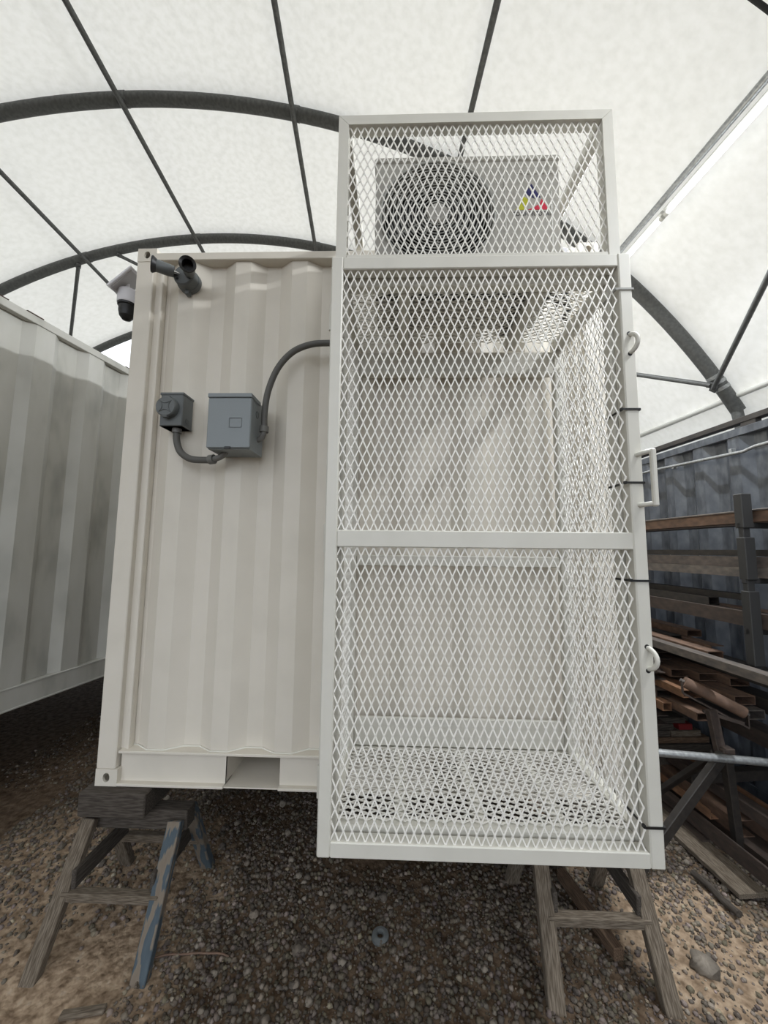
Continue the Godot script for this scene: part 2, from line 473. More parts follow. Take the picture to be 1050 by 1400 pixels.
# a container whose front face lies in its own z = 0 and runs back to z = -len; x from 0 to w, y from 0 to h
func container(o: Node3D, w: float, h: float, length: float, paint: Material, period: float, phase: float, pocket: bool, sphase := 0.15, speriod := 0.289, sflat := 0.082) -> void:
	var cast := casting_mesh(0.104, 0.075, 0.12)
	for sx in 2:
		for sy in 2:
			for sz in 2:
				var c := MeshInstance3D.new()
				c.name = "corner_casting"
				c.mesh = cast
				c.material_override = paint
				o.add_child(c, true)
				c.position = Vector3(0.052 if sx == 0 else w - 0.052, 0.0375 if sy == 0 else h - 0.0375, -0.06 if sz == 0 else -length + 0.06)
				if sx == 1: c.scale.x = -1.0
				if sz == 1: c.rotation.y = PI
	for sx in 2:
		for sz in 2:
			var mb := MB.new()
			var x0 := 0.0 if sx == 0 else w
			var dx := 1.0 if sx == 0 else -1.0
			var z0 := 0.0 if sz == 0 else -length
			var dz := -1.0 if sz == 0 else 1.0
			mb.bc(Vector3(x0, 0.075, z0), Vector3(x0 + dx * 0.092, h - 0.075, z0 + dz * 0.06), 0.004)
			mb.bc(Vector3(x0, 0.075, z0 + dz * 0.055), Vector3(x0 + dx * 0.05, h - 0.075, z0 + dz * 0.15), 0.004)
			mb.bc(Vector3(x0 + dx * 0.086, 0.15, z0 + dz * 0.03), Vector3(x0 + dx * 0.135, h - 0.06, z0 + dz * 0.06), 0.003)
			mb.bc(Vector3(x0 + dx * 0.118, 0.15, z0 + dz * 0.022), Vector3(x0 + dx * 0.134, h - 0.06, z0 + dz * 0.034), 0.003)
			part(mb, "corner_post", paint, o)
	# end frames
	for sz in 2:
		var z0 := 0.0 if sz == 0 else -length
		var dz := -1.0 if sz == 0 else 1.0
		var mb := MB.new()
		mb.bc(Vector3(0.1, h - 0.068, z0), Vector3(w - 0.1, h - 0.026, z0 + dz * 0.08), 0.003)
		part(mb, "top_rail", paint, o)
		var spans := [[0.1, w - 0.1]]
		if pocket and sz == 0:
			spans = [[0.1, 0.605], [0.862, w - 0.862], [w - 0.605, w - 0.1]]
		var c := MB.new()
		for sp in spans:
			c.bc(Vector3(sp[0], 0.008, z0 + dz * 0.028), Vector3(sp[1], 0.148, z0 + dz * 0.04), 0.0)
			c.bc(Vector3(sp[0], 0.0, z0), Vector3(sp[1], 0.012, z0 + dz * 0.1), 0.002)
		c.bc(Vector3(0.1, 0.145, z0), Vector3(w - 0.1, 0.157, z0 + dz * 0.1), 0.002)
		part(c, "bottom_rail", paint, o)
		if pocket and sz == 0:
			for sx in 2:
				var a := 0.605 if sx == 0 else w - 0.862
				var b := a + 0.257
				var p := MB.new()
				p.bc(Vector3(a - 0.006, 0.0, z0 - 0.03), Vector3(a, 0.148, z0 - 1.2))
				p.bc(Vector3(b, 0.0, z0 - 0.03), Vector3(b + 0.006, 0.148, z0 - 1.2))
				p.bc(Vector3(a, 0.0, z0 - 0.012), Vector3(b, 0.006, z0 - 1.2))
				p.bc(Vector3(a, 0.138, z0 - 0.1), Vector3(b, 0.146, z0 - 1.2))
				p.bc(Vector3(a, 0.0, z0 - 1.19), Vector3(b, 0.146, z0 - 1.2))
				part(p, "fork_pocket", paint, o)
		var prof := trapezoid(0.13, w - 0.13, period, phase, -0.018, -0.062)
		var wl := MB.new()
		var xf := Transform3D() if sz == 0 else Transform3D(Basis(Vector3.UP, PI), Vector3(w, 0, -length))
		wl.sheet(prof, 0.155, h - 0.065, xf)
		part(wl, "end_wall", paint, o)
		if sz == 0:
			var bead := MB.new()
			var pts := []
			for q in prof:
				pts.append(Vector3(q.x, 0.159, q.y + 0.004))
			bead.tube(pts, 0.004, 5)
			part(bead, "weld_bead", M.weld, o)
	for sx in 2:
		var x0 := 0.0 if sx == 0 else w
		var dx := 1.0 if sx == 0 else -1.0
		var t := MB.new()
		t.bc(Vector3(x0, h - 0.075, -0.12), Vector3(x0 + dx * 0.05, h - 0.02, -length + 0.12), 0.003)
		part(t, "top_side_rail", paint, o)
		var b := MB.new()
		b.bc(Vector3(x0 + dx * 0.004, 0.01, -0.12), Vector3(x0 + dx * 0.03, 0.15, -length + 0.12), 0.002)
		b.bc(Vector3(x0, 0.0, -0.12), Vector3(x0 + dx * 0.05, 0.012, -length + 0.12), 0.002)
		b.bc(Vector3(x0, 0.14, -0.12), Vector3(x0 + dx * 0.05, 0.152, -length + 0.12), 0.002)
		part(b, "bottom_side_rail", paint, o)
		var s := MB.new()
		var xf := Transform3D(Basis(Vector3.UP, -PI / 2), Vector3(0, 0, -length)) if sx == 0 else Transform3D(Basis(Vector3.UP, PI / 2), Vector3(w, 0, 0))
		# xf turns the sheet's own z outwards
		s.sheet(trapezoid(0.14, length - 0.14, speriod, sphase, -0.008, -0.054, sflat, 0.062), 0.148, h - 0.07, xf)
		part(s, "side_wall", paint, o)
	var rf := MB.new()
	var rxf := Transform3D(Basis(Vector3.RIGHT, -PI / 2), Vector3(0, h - 0.03, 0))
	rf.sheet(trapezoid(0.05, w - 0.05, 0.21, 0.2, 0.0, -0.02), 0.08, length - 0.08, rxf)
	part(rf, "roof", paint, o)
	var fl := MB.new()
	fl.bc(Vector3(0.05, 0.1, -0.1), Vector3(w - 0.05, 0.14, -length + 0.1))
	part(fl, "underfloor", paint, o)


func sawhorse(label: String, at: Vector3, wide: float, parts_mats: Array) -> Node3D:
	# beam along x from 0 to wide, legs splayed to front and back; parts_mats: left legs, right legs, rungs
	var o := thing("sawhorse", label, "sawhorse", at, 0.0, "timber sawhorses under the container")
	var top := 0.475
	var mb := MB.new()
	# beam runs along its own z so that the grain follows it
	mb.bx(Vector3.ZERO, Vector3(0.075, 0.085, wide + 0.04), 0.004)
	var beam := part(mb, "beam", parts_mats[2], o)
	beam.transform = Transform3D(Basis(Vector3.UP, PI / 2), Vector3(wide * 0.5, top - 0.0425, -0.05))
	for sx in 2:
		var x := 0.02 if sx == 0 else wide - 0.02
		var m: Material = parts_mats[sx]
		for sz in [1.0, -1.0]:
			var a := Vector3(x, top - 0.03, -0.05 + sz * 0.055)
			var b := Vector3(x + (-0.025 if sx == 0 else 0.012), -0.03, -0.05 + sz * 0.285)
			var g := MB.new()
			g.bx(Vector3.ZERO, Vector3(0.062, 0.038, (b - a).length()), 0.003)
			var leg := part(g, "leg", m, o)
			var d := (b - a).normalized()
			var xx := Vector3.RIGHT
			var yy := d.cross(xx).normalized()
			leg.transform = Transform3D(Basis(yy.cross(d), yy, d), (a + b) * 0.5)
		var t := MB.new()
		t.bx(Vector3.ZERO, Vector3(0.02, 0.075, 0.33), 0.003)
		var tie := part(t, "cross_tie", parts_mats[2], o)
		tie.position = Vector3(x + (0.028 if sx == 0 else -0.028), 0.27, -0.05)
	for sz in [1.0, -1.0]:
		var r := MB.new()
		r.bx(Vector3.ZERO, Vector3(0.04, 0.035, wide - 0.02), 0.003)
		var rung := part(r, "rung", M.wood_grey, o)
		rung.transform = Transform3D(Basis(Vector3.UP, PI / 2), Vector3(wide * 0.5, 0.215, -0.05 + sz * 0.165))
	return o


# open steel channel or tube along its own z (0 to -len), mouth to +z
func steel(called: String, kind: String, w: float, h: float, length: float, m: Material, label: String, group: String, at: Vector3, turn := 0.0, roll := 0.0, pitch := 0.0) -> void:
	var mb := MB.new()
	var t := 0.005
	var a := w * 0.5
	var b := h * 0.5
	match kind:
		"tube":
			mb.bc(Vector3(-a, -b, 0), Vector3(a, -b + t, -length))
			mb.bc(Vector3(-a, b - t, 0), Vector3(a, b, -length))
			mb.bc(Vector3(-a, -b + t, 0), Vector3(-a + t, b - t, -length))
			mb.bc(Vector3(a - t, -b + t, 0), Vector3(a, b - t, -length))
		"channel":
			mb.bc(Vector3(-a, b - t, 0), Vector3(a, b, -length))
			mb.bc(Vector3(-a, -b, 0), Vector3(-a + t, b - t, -length))
			mb.bc(Vector3(a - t, -b, 0), Vector3(a, b - t, -length))
		"side":
			mb.bc(Vector3(-a, -b, 0), Vector3(-a + t, b, -length))
			mb.bc(Vector3(-a + t, b - t, 0), Vector3(a, b, -length))
			mb.bc(Vector3(-a + t, -b, 0), Vector3(a, -b + t, -length))
		"angle":
			mb.bc(Vector3(-a, -b, 0), Vector3(a, -b + t, -length))
			mb.bc(Vector3(-a, -b + t, 0), Vector3(-a + t, b, -length))
		_:
			mb.bc(Vector3(-a, -b, 0), Vector3(a, b, -length), 0.002)
	single(mb, called, m, label, "steel", group, Transform3D(Basis(Vector3.UP, TH + turn) * Basis(Vector3.RIGHT, pitch) * Basis(Vector3.BACK, roll), at))


# ---------------------------------------------------------------- scene

func _ready() -> void:
	rng.seed = 7
	gnoise.seed = 11
	gnoise.frequency = 0.8
	# camera
	var cam := Camera3D.new()
	cam.name = "camera"
	cam.fov = rad_to_deg(2.0 * atan(700.0 / 513.94))
	cam.near = 0.02
	add_child(cam)
	cam.transform = Transform3D(Basis(Vector3(0.999517, 0.010478, -0.029242), Vector3(-0.007506, 0.994964, 0.099953), Vector3(0.030142, -0.099685, 0.994562)).orthonormalized(), Vector3(1.39484, 1.6919, 1.83422))
	cam.current = true
	# overcast sky
	var env := Environment.new()
	var sky := Sky.new()
	var sm := ProceduralSkyMaterial.new()
	sm.sky_top_color = Color(0.89, 0.91, 0.94)
	sm.sky_horizon_color = Color(0.88, 0.92, 0.96)
	sm.ground_bottom_color = Color(0.45, 0.42, 0.39)
	sm.ground_horizon_color = Color(0.55, 0.53, 0.5)
	sm.sky_energy_multiplier = 1.0
	sky.sky_material = sm
	env.background_mode = Environment.BG_SKY
	env.sky = sky
	env.ambient_light_source = Environment.AMBIENT_SOURCE_DISABLED
	env.tonemap_mode = Environment.TONE_MAPPER_LINEAR
	env.tonemap_exposure = 2.5
	env.sdfgi_enabled = true
	env.ssao_enabled = true
	env.ssil_enabled = true
	var we := WorldEnvironment.new()
	we.name = "surroundings"
	we.environment = env
	add_child(we)
	materials()
	build_tent()
	build_lights()
	build_ground()
	build_containers()
	build_cage()
	build_air_conditioner()
	build_wall_fittings()
	build_supports()
	build_rack()
	build_stand_and_scrap()
	build_litter()


func arc(ang: float, r: float, z: float) -> Vector3:
	return Vector3(XC + r * sin(deg_to_rad(ang)), YC + r * cos(deg_to_rad(ang)), z)


func build_tent() -> void:
	# the cloth, one continuous sheet over the hoops, slightly slack between them
	var cloth := MB.new()
	var crease := FastNoiseLite.new()
	crease.seed = 77
	crease.frequency = 1.0
	var na := 150
	var z0: float = HOOPS[0] - 0.06
	var z1: float = HOOPS[-1] + 0.06
	var nz := 150
	var P := []
	for i in na + 1:
		var row := []
		var ang := -61.5 + 123.0 * i / na
		for j in nz + 1:
			var z := z0 + (z1 - z0) * j / nz
			var sag := 0.0
			for k in HOOPS.size() - 1:
				if z > HOOPS[k] and z < HOOPS[k + 1]:
					sag = 0.02 * sin((z - HOOPS[k]) / (HOOPS[k + 1] - HOOPS[k]) * PI)
			var low: float = clampf((absf(ang) - 44.0) / 12.0, 0.0, 1.0)
			var r := RA + 0.062 - sag + 0.010 * crease.get_noise_2d(ang * 0.12, z * 1.3) + 0.014 * low * crease.get_noise_2d(ang * 0.06 + 30.0, z * 4.5)
			row.append(arc(ang, r, z))
		P.append(row)
	var N := []
	for i in na + 1:
		var row := []
		for j in nz + 1:
			var di: Vector3 = P[mini(i + 1, na)][j] - P[maxi(i - 1, 0)][j]
			var dj: Vector3 = P[i][mini(j + 1, nz)] - P[i][maxi(j - 1, 0)]
			var m := di.cross(dj).normalized()
			row.append(m if m.y < 0.0 else -m)
		N.append(row)
	for i in na:
		for j in nz:
			cloth.quadn(P[i][j], P[i + 1][j], P[i + 1][j + 1], P[i][j + 1], N[i][j], N[i + 1][j], N[i + 1][j + 1], N[i][j + 1])
	var c := part(cloth, "ceiling", M.cloth, self, "white translucent tent cloth arching over the yard")
	c.rotation.y = TH
	c.set_meta("kind", "structure")
	taken["ceiling"] = 0
	var seam := MB.new()
	for hz in HOOPS:
		# welded hem band of the cloth just beside each hoop
		var pts := []
		for i in 61:
			pts.append(arc(-61.0 + 122.0 * i / 60.0, RA + 0.05, hz - 0.085))
		seam.tube(pts, 0.008, 6)
	part(seam, "hem", M.pipe_white, c)
	# frame
	var o := thing("tent_frame", "grey steel pipe arches and purlins carrying the white tent cloth", "tent frame", Vector3.ZERO, TH)
	for z in HOOPS:
		var pts := []
		for i in 73:
			pts.append(arc(-58.9 + 117.8 * i / 72.0, RA, z))
		var mb := MB.new()
		mb.tube(pts, 0.05, 16)
		var h := part(mb, "hoop", M.pipe, o)
		for sg in [-1.0, 1.0]:
			var f := MB.new()
			var p := arc(58.5 * sg, RA, z)
			f.bx(Vector3(p.x + 0.03 * sg, 2.60, z), Vector3(0.16, 0.012, 0.16), 0.002)
			f.tube([Vector3(p.x + 0.05 * sg, 2.60, z), p - Vector3(0, 0.0, 0)], 0.04, 12)
			for q in [[-0.06, -0.06], [0.06, -0.06], [-0.06, 0.06], [0.06, 0.06]]:
				f.tube([Vector3(p.x + 0.03 * sg + q[0], 2.60, z + q[1]), Vector3(p.x + 0.03 * sg + q[0], 2.635, z + q[1])], 0.011, 6)
			part(f, "foot_plate", M.pipe, h)
			# clamp band where the braces meet
			var b := MB.new()
			for e in [-0.6, 0.0, 0.6]:
				b.tube([arc((55.6 + e) * sg, RA, z), arc((55.9 + e) * sg, RA, z)], 0.054, 16)
			part(b, "clamp", M.galvanised, h)
		for ang in [-36.0, -20.6, -6.4, 9.0, 24.8]:
			var b2 := MB.new()
			b2.tube([arc(ang - 0.35, RA, z), arc(ang + 0.35, RA, z)], 0.0535, 16)
			part(b2, "clamp", M.pipe, h)
	for ang in [-36.0, -20.6, -6.4, 9.0, 24.8, 41.2]:
		var mb := MB.new()
		mb.tube([arc(ang, RA - 0.068, z0 + 0.05), arc(ang, RA - 0.068, z1 - 0.05)], 0.021, 10)
		part(mb, "purlin", M.galvanised if ang > 40.0 else M.pipe, o)
	for sg in [-1.0, 1.0]:
		var mb := MB.new()
		mb.tube([arc(57.6 * sg, RA + 0.03, z0 + 0.05), arc(57.6 * sg, RA + 0.03, z1 - 0.05)], 0.022, 10)
		part(mb, "base_pipe", M.pipe_white, o, "white sleeve pipe along the foot of the cloth")
	for q in [[56.0, HOOPS[2], 43.8, HOOPS[3]], [55.6, HOOPS[2], 42.0, HOOPS[1]], [56.0, HOOPS[4], 43.8, HOOPS[3]], [55.6, HOOPS[0], 42.0, HOOPS[1]],
			[-21.9, HOOPS[1], -36.4, HOOPS[0]], [-16.7, HOOPS[1], -5.6, HOOPS[0]], [-56.0, HOOPS[2], -41.5, HOOPS[3]], [-56.0, HOOPS[2], -41.5, HOOPS[1]], [-56.0, HOOPS[4], -41.5, HOOPS[3]]]:
		var mb := MB.new()
		var a := arc(q[0], RA - 0.07, q[1])
		var b := arc(q[2], RA - 0.07, q[3])
		mb.tube([a, b], 0.019, 10)
		for e in [a, b]:
			var d: Vector3 = (b - a).normalized()
			mb.bar(e - d * 0.03, e + d * 0.03, 0.05, 0.012, (e - Vector3(XC, YC, e.z)).normalized(), 0.002)
		part(mb, "brace", M.pipe, o)


func build_cable() -> void:
	var mb := MB.new()
	var pts := []
	for i in 25:
		pts.append(arc(30.0 + 10.6 * i / 24.0, RA - 0.092, 0.552))
	mb.tube(pts, 0.011, 8)
	single(mb, "cable", M.insulation, "dark cable slung across the tent roof at the upper right", "cable", "", Transform3D(Basis(Vector3.UP, TH), Vector3.ZERO))


func build_lights() -> void:
	build_cable()
	# white tube lights clipped to the purlin on the right
	var names := ["glowing white tube light along the purlin, far one behind the cage", "glowing white tube light along the purlin at the right edge of the view", "glowing white tube light along the purlin above the photographer's right"]
	for k in 3:
		var za := -1.5 + k * 1.21
		var o := thing("tube_light", names[k], "tube light", Vector3.ZERO, TH, "tube lights on the purlin")
		var body := MB.new()
		var dirn := (arc(42.0, 1.0, 0.0) - Vector3(XC, YC, 0)).normalized()
		body.bar(arc(41.85, RA - 0.075, za), arc(41.85, RA - 0.075, za + 1.19), 0.035, 0.03, dirn, 0.004)
		part(body, "housing", M.pipe_white, o)
		var t := MB.new()
		t.tube([arc(42.05, RA - 0.105, za + 0.02), arc(42.05, RA - 0.105, za + 1.17)], 0.014, 12)
		part(t, "tube", M.tube_glow, o)
		for e in [za + 0.01, za + 1.18]:
			var cap := MB.new()
			cap.tube([arc(42.05, RA - 0.105, e - 0.012), arc(42.05, RA - 0.105, e + 0.012)], 0.016, 12)
			part(cap, "end_cap", M.pipe_white, o)
		var l := AreaLight3D.new()
		l.name = "tube_shine"
		l.area_size = Vector2(0.03, 1.15)
		l.light_energy = 2.0
		l.light_color = Color(0.97, 0.985, 1.0)
		l.shadow_enabled = true
		l.set("area_range", 20.0)
		o.add_child(l)
		var back := Vector3(0.5, 0.866, 0).normalized()      # the light looks along its own -z, down and into the yard
		var along := Vector3(0, 0, 1)
		l.transform = Transform3D(Basis(along.cross(back).normalized(), along, back), arc(42.05, RA - 0.125, za + 0.595))


func build_ground() -> void:
	var mb := MB.new()
	var st := 0.03
	var nx := 190
	var nz := 120
	var x0 := -1.6
	var z0 := -2.4
	var hs := []
	for i in nx + 1:
		var r := PackedFloat32Array()
		for j in nz + 1:
			r.append(ground_y(x0 + i * st, z0 + j * st))
		hs.append(r)
	var nm := func(i: int, j: int) -> Vector3:
		var a: float = hs[mini(i + 1, nx)][j] - hs[maxi(i - 1, 0)][j]
		var b: float = hs[i][mini(j + 1, nz)] - hs[i][maxi(j - 1, 0)]
		return Vector3(-a, 2.0 * st, -b).normalized()
	var ns := []
	for i in nx + 1:
		var r := PackedVector3Array()
		for j in nz + 1:
			r.append(nm.call(i, j))
		ns.append(r)
	for i in nx:
		for j in nz:
			var p := func(a: int, b: int) -> Vector3: return Vector3(x0 + a * st, hs[a][b], z0 + b * st)
			mb.quadn(p.call(i, j), p.call(i + 1, j), p.call(i + 1, j + 1), p.call(i, j + 1), ns[i][j], ns[i + 1][j], ns[i + 1][j + 1], ns[i][j + 1])
	# the yard beyond the finely modelled patch, a little lower at the seam
	var x1 := x0 + nx * st
	var z1 := z0 + nz * st
	for r in [[-40.0, -40.0, 40.0, z0 + 0.02], [-40.0, z1 - 0.02, 40.0, 40.0], [-40.0, z0 + 0.02, x0 + 0.02, z1 - 0.02], [x1 - 0.02, z0 + 0.02, 40.0, z1 - 0.02]]:
		mb.quad(Vector3(r[0], -0.012, r[1]), Vector3(r[2], -0.012, r[1]), Vector3(r[2], -0.012, r[3]), Vector3(r[0], -0.012, r[3]), Vector3.UP)
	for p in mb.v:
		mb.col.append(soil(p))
	var fl := part(mb, "floor", M.earth, self, "brown earth floor of the yard strewn with gravel")
	fl.set_meta("kind", "structure")
	# stones
	var shapes := []
	for k in 6:
		var s := MB.new()
		var f := FastNoiseLite.new()
		f.seed = 100 + k
		f.frequency = 0.55
		var la := 5
		var lo := 7
		var pt := func(i: int, j: int) -> Vector3:
			var a := PI * i / la
			var b := TAU * (j % lo) / lo + i * 0.4
			var d := Vector3(sin(a) * cos(b), cos(a), sin(a) * sin(b))
			return d * Vector3(0.5, 0.34, 0.42) * (1.0 + 0.75 * f.get_noise_3dv(d * 1.6))
		for i in la:
			for j in lo:
				var a: Vector3 = pt.call(i, j)
				var b: Vector3 = pt.call(i, j + 1)
				var c: Vector3 = pt.call(i + 1, j + 1)
				var d: Vector3 = pt.call(i + 1, j)
				var m := (a + b + c + d).normalized()
				if i > 0: s.tri(a, b, c, (m + a.normalized() * 0.7).normalized(), (m + b.normalized() * 0.7).normalized(), (m + c.normalized() * 0.7).normalized())
				if i < la - 1: s.tri(a, c, d, (m + a.normalized() * 0.7).normalized(), (m + c.normalized() * 0.7).normalized(), (m + d.normalized() * 0.7).normalized())
		shapes.append(s.mesh())
	var patch := FastNoiseLite.new()
	patch.seed = 5
	patch.frequency = 0.9
	# larger stones, each a part of the ground
	var n := 0
	var tries := 0
	while n < 290 and tries < 6000:
		tries += 1
		var x := rng.randf_range(-0.55, 3.1)
		var z := rng.randf_range(-0.9, 0.75)
		var dens := 0.5 + 0.9 * patch.get_noise_2d(x, z)
		if x > 0.35 and x < 2.2 and z > -0.2: dens += 0.35
		dens -= 0.55 * dust_and_shade(x, z)
		if rng.randf() > dens: continue
		var size := rng.randf_range(0.022, 0.042) if rng.randf() < 0.9 else rng.randf_range(0.045, 0.06)
		var o := MeshInstance3D.new()
		o.name = "stone"
		o.mesh = shapes[rng.randi() % 6]
		o.material_override = M["stone%d" % (rng.randi() % 4)]
		fl.add_child(o, true)
		o.transform = Transform3D(Basis.from_euler(Vector3(rng.randf_range(-0.4, 0.4), rng.randf() * TAU, rng.randf_range(-0.4, 0.4))) * Basis.from_scale(Vector3.ONE * size), Vector3(x, ground_y(x, z) + size * 0.10, z))
		n += 1
	# the gravel, past counting
	var pos := []
	var cols := []
	for k in 95000:
		var x: float
		var z: float
		if k < 80000:
			x = rng.randf_range(-0.9, 3.6)
			z = rng.randf_range(-1.2, 1.1)
		else:
			x = rng.randf_range(-1.6, 4.0)
			z = rng.randf_range(-2.4, -0.9)
		var dens := 0.62 + 0.9 * patch.get_noise_2d(x, z)
		if x > 0.35 and x < 2.3 and z > -0.25: dens += 0.3
		dens -= 0.5 * dust_and_shade(x, z)
		if rng.randf() > dens: continue
		var size := 0.007 + 0.021 * pow(rng.randf(), 2.0)
		pos.append(Transform3D(Basis.from_euler(Vector3(rng.randf_range(-0.6, 0.6), rng.randf() * TAU, rng.randf_range(-0.6, 0.6))) * Basis.from_scale(Vector3.ONE * size), Vector3(x, ground_y(x, z) + size * 0.12, z)))
		var b := rng.randf_range(0.08, 0.21)
		if rng.randf() < 0.06: b = rng.randf_range(0.22, 0.34)
		b *= 1.0 + 0.55 * dust_and_shade(x, z)
		cols.append(Color(b, b * rng.randf_range(0.80, 0.89), b * rng.randf_range(0.62, 0.77)))
	var g := Node3D.new()
	g.name = "gravel"
	add_child(g)
	tag(g, "loose brown and grey gravel scattered over the earth floor", "gravel", "", "stuff")
	for q in 3:
		var mm := MultiMesh.new()
		mm.transform_format = MultiMesh.TRANSFORM_3D
		mm.use_colors = true
		mm.mesh = shapes[q]
		var idx := range(q, pos.size(), 3)
		mm.instance_count = idx.size()
		for i in idx.size():
			mm.set_instance_transform(i, pos[idx[i]])
			mm.set_instance_color(i, cols[idx[i]])
		var mi := MultiMeshInstance3D.new()
		mi.name = "pebbles"
		mi.multimesh = mm
		mi.material_override = M.stone
		g.add_child(mi, true)
		mi.set_meta("kind", "stuff")


func build_containers() -> void:
	var o := thing("shipping_container", "cream white container with the mesh cage on its end, raised on sawhorses", "container", Vector3(0, GB, 0))
	container(o, 2.438, 2.712, 6.0, M.paint, 0.304, 0.572, true)
	# neighbour on the left, turned a little, its long side towards the gap
	var len2 := 7.0
	var turn := -0.14
	var corner := Vector3(-1.52, 0.6, 1.9)     # front right bottom corner of the neighbour
	var ax := Basis(Vector3.UP, turn)
	var n := thing("shipping_container", "old white container on the left with rusty roof edge", "container", corner - ax * Vector3(2.438, 0, 0), turn)
	container(n, 2.438, 2.74, len2, M.paint_old, 0.304, 0.572, false, 0.22, 0.40, 0.13)
	for k in 26:
		var q := -0.2 - k * 0.25 - rng.randf() * 0.1
		if rng.randf() < 0.65:
			var lip := MB.new()
			lip.bc(Vector3(2.41, 2.719, q), Vector3(2.4395, 2.722 + rng.randf() * 0.006, q - 0.1 - rng.randf() * 0.14))
			part(lip, "rust_flake", M.rust_edge, n, "rusted stretch of the roof edge")
	for sz in 2:
		var b := MB.new()
		b.bx(Vector3.ZERO, Vector3(0.3, 0.6, 0.3), 0.01)
		var at := n.transform * Vector3(2.2, -0.3, -0.5 if sz == 0 else -len2 + 0.6)
		single(b, "timber_crib", M.wood_dark, "timber block under the %s corner of the old white container" % ["near" if sz == 0 else "far"], "timber", "cribs under the old white container", Transform3D(Basis(Vector3.UP, turn), at))
	# dark container on the right, with conduit along its side, and an unseen one added on the left to close off side light
	var d := thing("shipping_container", "dark blue-grey container on the right behind the steel rack", "container", tl(3.85, 0.0, 4.0), TH)
	container(d, 2.438, 2.59, 9.0, M.paint_blue, 0.292, 0.572, false, 0.1)
	var top := MB.new()
	top.bc(Vector3(0.0, 2.60, -0.2), Vector3(0.06, 2.64, -8.8), 0.003)
	for k in 7:
		top.bc(Vector3(0.005, 2.56, -0.5 - k * 1.3), Vector3(0.05, 2.61, -0.6 - k * 1.3))
	part(top, "edge_angle", M.steel_dark, d, "steel angle bolted along the roof edge")
	var con := thing("conduit", "thin pale conduit pipe along the upper side of the dark container", "conduit", Vector3.ZERO, TH, "")
	var cm := MB.new()
	cm.tube([Vector3(3.815, 2.44, -3.5), Vector3(3.815, 2.425, -1.25), Vector3(3.815, 2.385, -0.46), Vector3(3.815, 2.40, -0.38), Vector3(3.815, 2.41, 0.6)], 0.012, 8)
	part(cm, "pipe", M.galvanised, con)
	for z in [-2.0, -1.05, -0.55, 0.3]:
		var st := MB.new()
		st.bx(Vector3(3.83, 2.41, z), Vector3(0.04, 0.035, 0.02), 0.002)
		part(st, "strap", M.galvanised, con)
	var e := thing("wall_left_added", "unseen dark container wall added far left under the tent feet to close off side light", "", tl(-4.30 - 2.438, 0.0, 4.0), TH)
	e.set_meta("kind", "structure")
	container(e, 2.438, 2.59, 9.0, M.paint_blue, 0.292, 0.572, false, 0.1)


